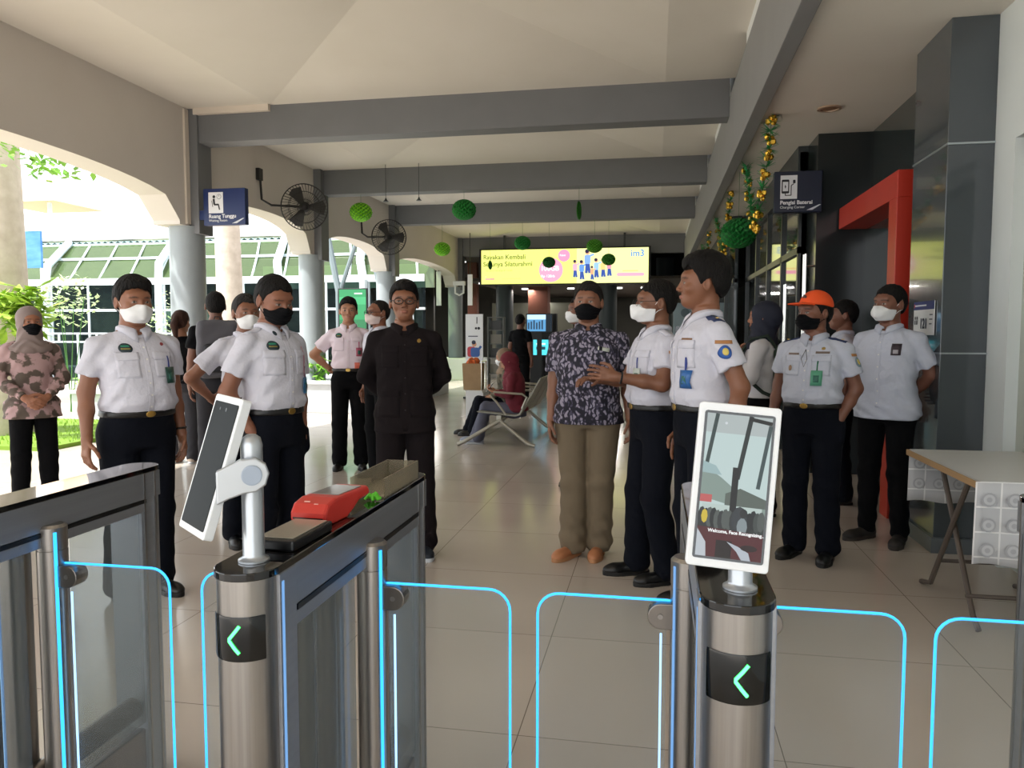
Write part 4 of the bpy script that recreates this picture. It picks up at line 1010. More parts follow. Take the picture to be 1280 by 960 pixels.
# youth
F = Figure('person', 'young bare-faced person in white uniform with pink lanyard card, far behind beside a column', (-3.10, 7.47, 0), 18, 1.745,
           w=.98, head=(0, 0, 4), arms=('hip', 'down'), skin='#b07e62', res=1.25)
uniform(F, m=mat('uniform_pinkish', '#ecdde8', .8, bump=.15, bscale=300), tro=M_blackt); F.hair('full', seed=5); F.shoes(M_shoeb); emblem(F, '#555b66')
F.badge_card(.11, 1.20, '#b0506a', pin='#d9a4b4', strap='#c0507a'); F.decal('card_pouch', mat('coral', '#e0705c', .5), (.09, 1.06), .05, .07, off=.012)
# person with glasses behind
F = Figure('person', 'spectacled person with pale mask turned left, half hidden behind the dark suit', (-2.62, 7.05, 0), -38, 1.71, head=(0, 0, 0), arms=('down', 'down'), skin='#8a5a44', res=1.25)
uniform(F, pockets=False, tro=M_blackt); F.hair('bald', '#1d1816', seed=6); F.mask(mat('mask_rose', '#e8d5d2', .75), .01, kn=True); F.glasses(mat('glasses_black', '#111114', .3)); F.shoes(M_shoeb)
# batik shirt
F = Figure('person', 'person in leaf-patterned dark shirt, khaki trousers, orange-brown shoes and black mask', (-.41, 4.80, 0), 2, 1.71,
           w=1.12, belly=.04, head=(0, 0, -8), arms=('down', 'away'), hfat=.006, skin='#8c604a', legs=[((-.088, 0, .90), (-.085, -.012, .49), (-.090, .0, .085), -32), ((.088, 0, .90), (.082, -.012, .49), (.072, .05, .085), -8)])
def batik():
    m = bpy.data.materials.new('batik_leaves'); m.use_nodes = True; nt = m.node_tree; b = nt.nodes['Principled BSDF']; b.inputs['Roughness'].default_value = .85
    tc = nt.nodes.new('ShaderNodeTexCoord'); mp = nt.nodes.new('ShaderNodeMapping'); mp.inputs['Scale'].default_value = (54, 46, 29); mp.inputs['Rotation'].default_value = (.2, .6, .3)
    vo = nt.nodes.new('ShaderNodeTexVoronoi'); vo.inputs['Scale'].default_value = 1; wv = nt.nodes.new('ShaderNodeTexWave'); wv.inputs['Scale'].default_value = 2.5; wv.inputs['Distortion'].default_value = 3
    cr = nt.nodes.new('ShaderNodeValToRGB'); cr.color_ramp.interpolation = 'CONSTANT'; e = cr.color_ramp.elements; e[0].color = lin('#9a94a6'); e[1].position = .40; e[1].color = lin('#4a465a')
    n_ = e.new(.55); n_.color = lin('#24232f')
    ns = nt.nodes.new('ShaderNodeTexNoise'); ns.inputs['Scale'].default_value = 14; mxv = nt.nodes.new('ShaderNodeMixRGB'); mxv.inputs[0].default_value = .07
    nt.links.new(tc.outputs['Object'], ns.inputs['Vector']); nt.links.new(tc.outputs['Object'], mxv.inputs[1]); nt.links.new(ns.outputs['Color'], mxv.inputs[2]); nt.links.new(mxv.outputs[0], mp.inputs['Vector']); nt.links.new(mp.outputs['Vector'], vo.inputs['Vector']); nt.links.new(vo.outputs['Distance'], cr.inputs['Fac']); nt.links.new(cr.outputs['Color'], b.inputs['Base Color'])
    return m
M_batik = batik()
F.body(); F.shirt(M_batik, hem=.86, sleeve=.62, infl=.026, flare=.028, name='patterned_shirt'); F.collar(M_batik); M_kh = mat('khaki', '#766854', .85, bump=.8, bscale=12)
F.trousers(M_kh, straight=.026, infl=.02, rough=.008); F.mask(M_maskb, .006); F.hair('short', '#1d1917', seed=7); F.shoes(mat('shoe_tan', '#bd7d56', .5), mat('sole_tan', '#b58058', .6))
o = F.decal('pocket_card', mat('card_white', '#cfd6cc', .4), (.10, 1.325), .07, .022, off=.008, rot=-12, n=3); F.decal('dark_clip', mat('clip_dark', '#1c2023', .4), (.082, 1.328), .018, .026, off=.011, parent=o, n=2)
# gesturing officer
F = Figure('person', 'person in white uniform seen side-on, white mask and glasses, gesturing with both hands', (.0, 4.42, 0), -66, 1.69,
           w=1.02, belly=.02, head=(0, 0, -8), arms=('gesture2', 'gesture'), skin='#7f543e', legs=[((-.088, 0, .90), (-.100, -.05, .49), (-.110, -.05, .085), -8), ((.088, 0, .90), (.090, -.03, .49), (.10, .05, .085), 0)])
uniform(F); F.hair('short', seed=8); F.mask(M_maskw, .012, kn=True); F.glasses(mat('glasses_black', '#111114', .3), .0014); F.shoes(M_shoeb)
sleeve_patch(F, 'left', 1.29, '#8a8f9a'); F.badge_card(.08, 1.20, '#c9d2cc', pin='#3a5a4c'); F.watch(1); F.epaulettes(M_uni2, gold=False)
# tall officer
F = Figure('person', 'tall bare-faced person in white uniform with blue epaulettes, side-on behind the lit terminal', (.23, 3.92, 0), -72, 1.77,
           w=1.0, belly=.012, head=(0, 0, -14), arms=('down', ((.24, .09, 1.13), (.20, .07, .90), (-.1, -.1, -1), (-1, 0, 0), (0, -1, 0))), skin='#84563e')
uniform(F); F.hair('tall', seed=9); F.shoes(M_shoeb); sleeve_patch(F, 'left', 1.29, '#2c5aa8'); F.epaulettes(mat('epaulette_blue', '#27365f', .6))
F.badge_card(.11, 1.16, '#2f66a8', pin='#e8ecf2'); F.decal('name_bar', mat('bar_brown', '#8a5f3c', .5), (.09, 1.345), .07, .014)
# orange cap
F = Figure('person', 'person in orange cap, black mask and pale uniform, one hand in pocket, at the right', (.97, 5.02, 0), -30, 1.64,
           w=1.08, belly=.04, head=(0, 0, -28), arms=('away', 'pocket'), skin='#7b5140')
M_uni3 = mat('uniform_pale_blue', '#c3c8d8', .8, bump=1.0, bscale=17)
uniform(F, m=M_uni3); F.hair('short', seed=10); F.mask(M_maskb, .006); F.shoes(M_shoeb)
ball_cap(F, mat('orange_cloth', '#f0561e', .7), mat('cap_emblem_dark', '#4a2418', .6)); F.epaulettes(mat('epaulette_blue', '#27365f', .6)); sleeve_patch(F, 'left', 1.30, '#7f93a0')
F.badge_card(.075, 1.20, '#5fa98c', pin='#1f5a46', strap='#2f7a5c', w_=.065, h_=.095); F.decal('name_bar', mat('bar_brown2', '#7a6a62', .5), (.09, 1.36), .08, .013); F.decal('chest_pin', mat('pin_gold', '#b5985a', .4, .6), (.09, 1.385), .022, .018, round_=True)
F.decal('medal', mat('medal_tan', '#9a7a5c', .5), (-.10, 1.26), .024, .036, round_=True, off=.006); F.decal('name_bar', mat('bar_brown2', '#7a6a62', .5), (-.09, 1.35), .075, .012)
MB().tube([F.toroot(p) for p in ((0.0, -.155, 1.38), (-.018, -.185, 1.32), (.0, -.19, 1.27), (.018, -.185, 1.32), (.0, -.155, 1.38))], .0016, 5).build('hanging_glasses', mat('glasses_black', '#111114', .3), F.root)
# untucked shirt, right
F = Figure('person', 'person in untucked pale shirt and white mask, hands behind back, by the red portal', (1.53, 5.50, 0), -38, 1.71,
           w=1.05, belly=.02, head=(0, 0, -16), arms=('behind', 'behind'), skin='#7d5342', legs=[((-.088, 0, .90), (-.100, -.012, .49), (-.120, .03, .085), -20), ((.088, 0, .90), (.095, -.012, .49), (.10, .03, .085), 12)])
F.body(); F.shirt(M_uni3, hem=.85, infl=.026, sleeve=.6, flare=.022); F.collar(M_uni3); F.trousers(M_blackt, straight=.006, infl=.012); F.placket(M_uni3, z0=.93); F.hair('short', seed=11); F.mask(M_maskw, .012, kn=True)
F.shoes(mat('sneaker_dark', '#2a2624', .6), mat('sole_brown', '#3a332e', .6)); o = F.decal('chest_badge', mat('badge_dark', '#3b3038', .4), (.105, 1.315), .055, .075, off=.006, n=3)
F.decal('badge_print', mat('badge_print', '#a9a4ac', .5), (.105, 1.30), .03, .028, off=.009, n=3, parent=o)
# person beyond the glass side
F = Figure('person', 'person in pale shirt mostly hidden behind the orange-capped one', (1.52, 6.75, 0), -95, 1.66, arms=('down', 'down'), skin='#7d5342', res=1.3)
uniform(F, pockets=False, m=M_uni3); F.hair('short', seed=12); F.shoes(M_shoeb)
# navy headscarf with backpack
F = Figure('person', 'person in navy headscarf and white blouse seen from behind, wearing a dark green backpack', (.80, 6.05, 0), -112, 1.63, w=.95, female=True, arms=('down', 'strap'), skin='#a06a50', res=1.25)
F.body(); F.shirt(mat('blouse_white', '#cfcdd2', .85), longs=True, hem=.98); F.trousers(M_blackt); hijab(F, mat('navy_cloth', '#1e2233', .8, bump=.1, bscale=120)); F.shoes(M_shoeb)
backpack(F, 'dark green backpack with pale zip pulls, worn by the person in the navy headscarf', mat('pack_green', '#24372c', .8, bump=.2), mat('pack_green_dark', '#1a2820', .8), (.30, .18, .46), 1.16)
# person behind the batik shirt
F = Figure('person', 'dark-clothed person with a mask, mostly hidden behind the leaf-patterned shirt', (-.66, 6.85, 0), -78, 1.72, arms=('down', 'down'), skin='#7d5342', res=1.3, head=(0, 0, 10))
F.body(); F.shirt(mat('jacket_dark', '#24242a', .8), longs=True, hem=.95, name='jacket'); F.trousers(M_blackt, straight=.012); F.hair('short', seed=13); F.mask(M_maskw, .006); F.shoes(M_shoeb)
# ponytail
F = Figure('person', 'person with brown ponytail in black top, seen from behind beside a column', (-5.02, 7.5, 0), 188, 1.62, w=.92, female=True, arms=('down', 'clasp'), skin='#9a6a50', res=1.3)
F.body(); F.shirt(M_blackt, hem=.92, name='top'); F.trousers(mat('trousers_charcoal', '#25242a', .85), straight=.02); F.hair('full', '#3b241c', seed=14); F.ponytail(); F.shoes(mat('shoe_pale', '#b9a99a', .6), mat('sole_white', '#c9cdd2', .6))
# backpacker
F = Figure('person', 'person in black shirt seen from behind, wearing a grey backpack, beyond the masked officers', (-4.15, 6.75, 0), 215, 1.78, w=1.05, arms=('down', 'down'), skin='#7d5342', res=1.3)
F.body(); F.shirt(M_blackt, hem=.95); F.trousers(mat('trousers_charcoal', '#25242a', .85)); F.hair('short', seed=15); F.shoes(M_shoeb)
backpack(F, 'large grey backpack with black straps, worn by the person in the black shirt', mat('pack_grey', '#56555c', .8, bump=.2), mat('pack_dark', '#25252b', .8), (.36, .24, .52), 1.22, .23)
# seated pair
SL = [((-.09, -.02, .46), (-.095, -.44, .50), (-.10, -.60, .085), 0), ((.09, -.02, .46), (.095, -.42, .50), (.10, -.52, .085), 0)]
F = Figure('person', 'seated person in maroon headscarf and top, looking at a phone on the steel bench', (-1.72, 9.55, 0), -88, 1.58, w=1.0, female=True, lean=6, shift=(0, .0, -.45), head=(22, 0, 0), arms=('phone', 'phone'), legs=SL, skin='#b07e62', res=1.3)
M_mar = mat('maroon_cloth', '#6d1f2e', .85, bump=.1, bscale=120)
F.body(); F.shirt(M_mar, longs=True, hem=.90, infl=.035, name='top'); F.trousers(mat('grey_jeans', '#5b5c6c', .85), seated=True); hijab(F, M_mar); F.shoes(mat('shoe_white_navy', '#9aa0b0', .6), mat('sole_white', '#c9cdd2', .6))
p_ = F.toroot((.0, -.34, 1.27)); ph_ = thing('phone', 'pale phone held by the person in maroon', 'phone', tuple(Matrix.Rotation(R(-88), 3, 'Z') @ Vector(p_)+Vector((-1.72, 9.55, 0))), R(-88))
MB().box((-.036, -.005, -.07), (.036, .004, .07), Matrix.Rotation(R(-35), 3, 'X')).build('case', M_white, ph_, bevel=.003); MB().box((-.032, .004, -.065), (.032, .006, .065), Matrix.Rotation(R(-35), 3, 'X')).build('screen', M_disp, ph_)
F = Figure('person', 'seated person in beige headscarf and white mask, beyond the one in maroon', (-1.98, 10.35, 0), -80, 1.6, w=.95, female=True, lean=4, shift=(0, .0, -.45), head=(10, 0, 0), arms=('lap', 'lap'), legs=SL, skin='#b07e62', res=1.4)
F.body(); F.shirt(mat('olive_print', '#6a6350', .85, noise=('#3d3a30', 20, .3)), longs=True, hem=.90, infl=.03, name='top'); F.trousers(M_navy, seated=True); hijab(F, mat('beige_cloth', '#8f7a66', .85)); F.mask(M_maskw, .006); F.shoes(M_shoeb)
# far person at the kiosk
F = Figure('person', 'person in black, far away in the dim hall between poster and screens', (-2.55, 14.6, 0), 160, 1.74, w=1.0, arms=('down', 'down'), skin='#7d5342', res=1.8)
F.body(); F.shirt(M_blackt, hem=.95); F.trousers(M_blackt); F.hair('short'); F.shoes(M_shoeb)
# ================================================================ THINGS IN THE HALL
M_red2 = mat('portal_red', '#b8301d', .4, noise=('#ad2c1a', 4, .6))
t = thing('portal', 'red-orange door portal frame standing out from the dark glass wall', 'door frame', (1.9, 7.1, 0))
for y in (6.2,): MB().box((-.15, y-7.1, 0), (.148, y-7.1+.2, 2.42)).build('jamb', M_red2, t, bevel=.004)
MB().box((-.15, -.9, 2.42), (.148, .95, 2.62)).build('lintel', M_red2, t, bevel=.004)
M_chr = mat('chrome', '#d8d6d0', .15, 1)
def pull(label, x, y, z0, z1):
    t = thing('door_handle', label, 'door handle', (x, y, 0), 0, 'long chrome pull handles on the dark glass doors')
    for dy in (0, .09): 
        MB().tube([(0, dy, z0), (0, dy, z1)], .014, 10).build('bar', M_chr, t, smooth=True)
        MB().tube([(0, dy, z0+.12), (.09, dy, z0+.12)], .008, 8).tube([(0, dy, z1-.12), (.09, dy, z1-.12)], .008, 8).build('standoff', M_chr, t)
pull('farther pair of long chrome pull bars, left of the orange cap', 1.42, 9.0, 1.0, 1.95)
pull('nearer pair of long chrome pull bars, right of the orange cap', 1.47, 8.15, 1.0, 2.2)

# signs
M_nav = mat('sign_navy', '#152a5e', .35); M_nav2 = mat('sign_navy_dark', '#111a33', .35)
def sign(name, label, x0, x1, y, z0, z1, m, l1, l2, draw):
    t = thing(name, label, 'sign', ((x0+x1)/2, y, z0)); W, H = x1-x0, z1-z0
    MB().box((-W/2, 0, 0), (W/2, .09, H)).build('sign_box', m, t, bevel=.008)
    if x0 < -3: MB().box((-W/2-.09, .02, .08), (-W/2+.01, .07, .2)).build('bracket', m, t)
    picture('pictogram_panel', [('#e8eaee', rect(-W*.37, H*.33, -W*.02, H*.90))]+draw(W, H), t, (0, -.003, 0))
    text_mesh('lettering', l1, W*.115, mat('letter_white', '#eef0f4', .5), t, (-W*.37, -.003, H*.20), bold=.0012)
    text_mesh('lettering', l2, W*.075, mat('letter_white', '#eef0f4', .5), t, (-W*.37, -.003, H*.10))
    picture('stripe', [('#cfd4de', [(W*.18, 0.02), (W*.30, .02), (W*.48, H*.18), (W*.44, H*.18)])], t, (0, -.004, 0))
    return t
def seat_icon(W, H):
    x, z, s = -W*.22, H*.42, H*.42
    return [('#14181f', circ(x-.05*s, z+s*.85, s*.10)), ('#14181f', bar(x-.07*s, z+s*.72, x-.03*s, z+s*.35, s*.14)), ('#14181f', bar(x-.05*s, z+s*.34, x+.28*s, z+s*.34, s*.11)), ('#14181f', bar(x+.26*s, z+s*.36, x+.34*s, z+s*.0, s*.09)),
            ('#14181f', bar(x-.2*s, z+s*.6, x-.14*s, z+s*.2, s*.04)), ('#9aa0aa', circ(x+.32*s, z+s*.85, s*.17)), ('#e8eaee', circ(x+.32*s, z+s*.85, s*.13)), ('#14181f', bar(x+.32*s, z+s*.85, x+.32*s, z+s*.95, s*.03))]
def phone_icon(W, H):
    x, z, s = -W*.22, H*.40, H*.42
    return [('#14181f', rrect(.42*s, .8*s, .06*s, 3, x-.12*s, z+.55*s)), ('#e8eaee', rect(x-.27*s, z+.28*s, x+.03*s, z+.82*s)), ('#14181f', [(x-.14*s, z+.66*s), (x-.08*s, z+.55*s), (x-.12*s, z+.42*s), (x-.16*s, z+.52*s)]),
            ('#14181f', bar(x-.12*s, z+.16*s, x-.12*s, z+.02*s, .05*s)), ('#14181f', bar(x-.12*s, z+.04*s, x+.2*s, z+.04*s, .05*s)), ('#14181f', bar(x+.2*s, z+.03*s, x+.2*s, z+.6*s, .05*s)), ('#14181f', bar(x+.2*s, z+.6*s, x+.34*s, z+.7*s, .05*s)), ('#14181f', rrect(.14*s, .2*s, .03*s, 3, x+.36*s, z+.82*s))]
sign('hanging_sign', 'blue waiting-room sign with a seated figure, on the first left column', -5.79, -5.2, 9.2, 2.8, 3.27, M_nav, 'Ruang Tunggu', 'Waiting Room', seat_icon)
sign('hanging_sign', 'dark blue charging sign with a phone symbol, high on the right', 1.13, 1.58, 8.005, 2.59, 2.99, M_nav2, 'Pengisi Baterai', 'Charging Corner', phone_icon)
t = thing('notice', 'small white notice reading 121 with a navy header on the grey pilaster', 'notice', (1.775, 5.60, 1.40), R(-90))
pp = MB().box((-.2, -.004, 0), (.2, 0, .225)).build('sheet', mat('sheet_white', '#e9eaec', .4), t)
picture('print', [('#23307a', rect(-.2, .17, .2, .225)), ('#d33b30', rect(-.19, .185, -.175, .21)), ('#222733', circ(-.16, .115, .012)), ('#222733', rect(-.17, .07, -.15, .10)), ('#222733', circ(-.12, .115, .012)), ('#222733', rect(-.13, .07, -.11, .10)),
   ('#5a606c', rect(.125, .13, .185, .138)), ('#5a606c', rect(.125, .10, .185, .108)), ('#5a606c', rect(.125, .07, .175, .078))], t, (0, -.005, 0))
text_mesh('number', '121', .095, mat('ink_navy', '#1a2040', .5), t, (-.06, -.008, .045), bold=.002)
picture('header_line', [('#dfe2ee', rect(-.165, .193, .06, .203))], t, (0, -.008, 0))

# lit billboard
t = thing('billboard', 'long lit yellow advertising billboard with pink disc under the far beam', 'billboard', (-2.72, 22.95, 2.87))
MB().box((-2.56, 0, -.04), (2.56, .2, 1.06)).build('housing', mat('billboard_black', '#141416', .5), t)
for sx in (-1.8, 1.8): MB().box((sx-.03, .05, 1.06), (sx+.03, .1, 1.5)).build('hanger', M_mull, t)
B = [('#eaf07a', rect(-2.5, 0, 2.5, 1.02)), ('#f2f3a0', rect(.4, 0, 2.5, 1.02)), ('#f09ab4', circ(-.37, .40, .36, 32)), ('#ef8fb0', circ(.02, .82, .18, 24)), ('#f2a0b4', rrect(.8, .1, .05, 4, 1.98, .24)), ('#f5c27a', rect(1.75, .33, 2.2, .36)), ('#e9b3a0', circ(-2.36, .22, .02)), ('#d98a9a', rect(-2.38, .13, -2.1, .17))]
for i, (x, z, h, c) in enumerate(((.35, .22, .38, '#f0a4b8'), (.55, .14, .42, '#5f8fd0'), (.72, .36, .52, '#7aa0d8'), (.98, .20, .42, '#8fb8e8'), (1.18, .22, .4, '#f2c47a'), (1.36, .25, .40, '#ef8f9f'), (.86, .12, .3, '#e8a07a'))): B += figure(x, z*.8, h*1.3, c)
bb = picture('picture', B, t, (0, -.004, 0), emit=1.0, step=.0012)
for s_, sz, x, z, c, st in (('Rayakan Kembali', .19, -2.43, .74, '#5a6a2a', 1), ('Serunya Silaturahmi', .19, -2.43, .53, '#5a6a2a', 1), ('bersama keluarga di rumah', .075, -2.35, .38, '#8a9a4a', 1), ('100GB', .2, -.68, .38, '#ffffff', 1.1), ('Rp 128rb', .11, -.66, .18, '#ffffff', 1.1), ('Paket', .08, -.1, .80, '#ffffff', 1.1), ('im3', .27, 1.98, .76, '#3a8ad8', .9), ('indosat', .07, -2.2, .13, '#c0607a', 1), ('syarat dan ketentuan berlaku', .05, -1.85, .14, '#a0a860', 1)):
    text_mesh('lettering', s_, sz, emat('ink_'+c, c, st), bb, (x, -.05, z), bold=.003 if sz > .12 else 0)
# screens, kiosk, poster, green sign
def screen(name, label, x0, x1, y, z0, z1, polys, cat='screen', post=True, e=1.2, back='#101214'):
    t = thing(name, label, cat, ((x0+x1)/2, y, 0)); w_ = (x1-x0)/2
    MB().box((-w_-.03, 0, z0-.03), (w_+.03, .08, z1+.03)).build('housing', mat('dev_'+back, back, .4), t, bevel=.005)
    picture('picture', polys(w_, z0, z1), t, (0, -.004, 0), emit=e, step=.001)
    if post:
        MB().box((-.06, .02, 0), (.06, .07, z0-.03)).build('stand', mat('dev_'+back, back, .4), t); MB().box((-w_*.6-.05, -.12, 0), (w_*.6+.05, .2, .03)).build('foot', mat('dev_'+back, back, .4), t)
    return t
screen('display_screen', 'dim blue television on a stand in the far hall, above the cyan kiosk', -3.22, -2.6, 19.4, 1.44, 1.86, lambda w_, a, b_: [('#4a7fa8', rect(-w_, a, w_, b_)), ('#a8d0e8', rect(-w_, b_-.12, w_*.6, b_))]+[('#22364a', rect(-w_+.07*k+.02, a+.05, -w_+.07*k+.06, a+.22+.03*(k % 3))) for k in range(6)]+[('#101820', rect(w_-.14, a, w_, b_))])
t = screen('kiosk', 'black kiosk with small cyan screen in the far hall', -3.14, -2.74, 19.9, .82, 1.22, lambda w_, a, b_: [('#48b8c8', rect(-w_, a, w_, b_)), ('#1a3a44', rect(-w_*.6, a+.14, w_*.6, a+.22)), ('#d8f0f4', rect(-w_*.6, a+.27, w_*.6, a+.31))], 'kiosk')
MB().box((-.3, .08, 0), (.4, .3, 1.9)).build('cabinet', mat('dev_#101214', '#101214', .4), t)
screen('digital_sign', 'tall green digital sign on a black frame, seen through the third arch', -8.3, -7.55, 19.4, 1.45, 2.55, lambda w_, a, b_: [('#2fa565', rect(-w_, a, w_, b_)), ('#46c07c', rect(-w_, b_-.4, w_, b_-.2)), ('#e8f5ec', rect(.05, b_-.13, w_-.1, b_-.09)), ('#238350', rect(-w_, a, w_, a+.3))], 'sign', e=.8)
t = thing('poster_stand', 'white upright poster stand with a drawn figure drinking, beside the far column', 'poster', (-3.80, 16.0, 0))
MB().box((-.19, 0, 0), (.19, .03, 1.80)).build('panel', mat('sheet_white', '#e9eaec', .4), t); MB().box((-.22, -.12, 0), (.22, .15, .04)).build('foot', M_mull, t)
picture('print', [('#1c1f26', rect(.05, 1.60, .07, 1.74)), ('#1c1f26', circ(.1, 1.5, .03)), ('#1c1f26', circ(.04, 1.5, .025)), ('#444a55', rect(-.13, 1.32, .08, 1.34)), ('#c8404a', rrect(.18, .22, .05, 3, -.06, 1.0)), ('#3a62a8', rrect(.2, .2, .05, 3, .02, .99)), ('#3a62a8', bar(.08, 1.03, .15, 1.12, .05)),
    ('#d9a27c', circ(0, 1.16, .05)), ('#1f2a44', circ(-.01, 1.20, .045))], t, (0, -.003, 0))
t = thing('display_rack', 'grey leaflet rack right of the white poster stand', 'rack', (-3.42, 16.4, 0))
M_rk = mat('rack_grey', '#6d6f6c', .6)
for x in (-.17, .17): MB().box((x-.015, 0, 0), (x+.015, .2, 1.75)).build('side', M_rk, t)
for z in (.5, .85, 1.15, 1.45, 1.73): MB().box((-.17, 0, z), (.17, .2, z+.02)).build('shelf', M_rk, t)
for k, z in enumerate((.52, .87, 1.17, 1.47)):
    tag(MB().box((-.12, .05, 0), (.12, .14, .2)).build('leaflet_box', mat(('leaf_a', 'leaf_b')[k % 2], ('#8d8a80', '#4c4e50')[k % 2], .6), loc=(-3.42, 16.4, z)), 'box of leaflets on the %s shelf of the grey rack' % ('lowest', 'second-lowest', 'second-highest', 'highest')[k], 'leaflets', 'leaflet boxes on the grey rack')

t = thing('cash_machine', 'pale blue cash machine in the far hall behind the tall officer', 'machine', (.80, 23.9, 0))
MB().box((-.26, 0, 0), (.26, .5, 2.3)).build('cabinet', mat('atm_pale', '#9fb4bf', .4), t, bevel=.02); MB().box((-.2, -.01, 1.15), (.2, .01, 1.6)).build('screen', mat('screen_black_glass', '#0a0e0e', .04, coat=.6), t); MB().lathe([(.13, 0), (.13, .01)], (.08, -.005, 2.0), 20, Matrix.Rotation(R(90), 3, 'X')).build('round_mark', mat('mark_grey', '#6f838e', .5), t)
# fans
M_fan = mat('fan_black', '#1c1a1a', .5)
def fan(label, c, wall):
    t = thing('wall_fan', label, 'fan', wall); d = Vector(c)-Vector(wall)
    MB().box((-.01, -.06, -.09), (.05, .06, .09)).build('wall_plate', M_fan, t, bevel=.006)
    MB().tube([(.03, 0, 0), (.05, .0, d.z*.9), (.12, d.y*.3, d.z*1.05), (d.x-.08, d.y-.05, d.z)], .018, 10).build('bracket', M_fan, t, smooth=True)
    Mx = Matrix.Translation(d) @ Vector((.50, -.84, -.12)).to_track_quat('Z', 'Y').to_matrix().to_4x4()
    def P(o): o.matrix_local = Mx; return o
    P(MB().lathe([(.05, -.16), (.08, -.15), (.085, -.04), (.06, .0), (.05, .04), (.0, .05)], n=20).build('motor', M_fan, t, smooth=True))
    cg = MB()
    for r, z in ((.36, -.0), (.36, -.05), (.24, .055), (.12, .08), (.25, -.10)): cg.tube([(r*math.cos(2*PI*k/36), r*math.sin(2*PI*k/36), z) for k in range(36)], .005 if r < .3 else .008, 5, closed=True)
    for k in range(44):
        a = 2*PI*k/44; q = a+.18; cg.tube([(.05*math.cos(a), .05*math.sin(a), .085), (.24*math.cos(q), .24*math.sin(q), .055), (.36*math.cos(q+.08), .36*math.sin(q+.08), 0), (.36*math.cos(q+.08), .36*math.sin(q+.08), -.05), (.25*math.cos(q), .25*math.sin(q), -.10), (.085*math.cos(a), .085*math.sin(a), -.12)], .0028, 4)
    P(cg.build('cage', M_fan, t))
    for k in range(3):
        b = MB(); a0 = 2*PI*k/3
        b.add([tuple(Matrix.Rotation(a0, 3, 'Z') @ Vector(v)) for v in ((.05, -.03, -.02), (.30, -.11, -.035), (.33, .03, .0), (.28, .12, .03), (.06, .04, .02))], [(0, 1, 2, 3, 4)])
        o = P(b.build('blade', mat('fan_blade', '#3a3836', .4), t)); so = o.modifiers.new('thick', 'SOLIDIFY'); so.thickness = .004
fan('black caged wall fan on the left wall before the second column', (-5.50, 11.55, 3.40), (-5.99, 11.0, 3.82))
fan('farther black caged wall fan, near the third column', (-5.50, 15.5, 3.40), (-5.99, 15.1, 3.82))

# paper honeycomb balls
def ball(label, p, r, c, c2, ztop=3.87, squash=1.0):
    t = thing('paper_ball', label, 'decoration', (p[0], p[1], p[2]), 0, 'green paper honeycomb decorations hung from the beams')
    NT, NP = 48, 16; vs = []; fs = []
    for j in range(NP+1):
        ph = PI*j/NP
        for i in range(NT):
            th = 2*PI*i/NT; k = 1+.13*math.cos(12*th+(PI if j % 2 else 0)+PI*.5)
            rr = r*math.sin(ph)*k; vs.append((rr*math.cos(th)*squash, rr*math.sin(th), r*.92*math.cos(ph)))
    for j in range(NP):
        for i in range(NT): fs.append((j*NT+i, j*NT+(i+1) % NT, (j+1)*NT+(i+1) % NT, (j+1)*NT+i))
    o = MB().add(vs, fs).build('honeycomb', mat('paper_'+c, c, .7), t); o.data.materials.append(mat('paper_'+c2, c2, .7))
    mi = [1 if (i//2+(j//1)) % 2 else 0 for j in range(NP) for i in range(NT)]; o.data.polygons.foreach_set('material_index', mi)
    MB().tube([(0, 0, r*.9), (0, 0, ztop-p[2])], .0025, 5).build('string', mat('string_green', '#3f6f3a', .7), t)
LG, LG2, DG, DG2 = '#8fd626', '#4f9a18', '#1e8a34', '#156b27'
for lb, p, r, c, c2, sq in (('lime green honeycomb ball at the left, above the dark suit', (-5.21, 13.2, 3.56), .185, LG, LG2, 1),
      ('dark green honeycomb ball in front of the third beam', (-3.31, 13.2, 3.55), .195, DG, DG2, 1),
      ('small lime honeycomb ball left of the billboard', (-4.81, 17.12, 3.31), .17, LG, LG2, 1), ('dark green honeycomb ball on the top edge of the billboard, toward its left', (-2.95, 17.12, 3.41), .17, DG, DG2, 1),
      ('lime honeycomb ball on the top edge of the billboard, toward its right', (-1.34, 17.12, 3.31), .165, '#5fae2a', '#3a7f1c', 1), ('dark green ball over the pink disc of the billboard', (-2.35, 17.12, 2.97), .135, '#176b28', '#0f4f1d', 1),
      ('mid green ball over the drawn figures of the billboard', (-1.03, 17.12, 3.01), .14, '#459a2a', '#2b701b', 1), ('half-open dark green paper ball over the billboard lettering', (-3.69, 17.12, 2.93), .11, '#1b7a2c', '#125a20', .35),
      ('folded green paper ball seen edge-on before the third beam', (-1.30, 13.2, 3.48), .17, '#3f9a30', '#26701e', .22)):
    ball(lb, p, r, c, c2, squash=sq)
ball('big dark green honeycomb ball under the side aisle ceiling', (.98, 9.8, 2.62), .20, '#0f7a30', '#0b5e24', 3.36)
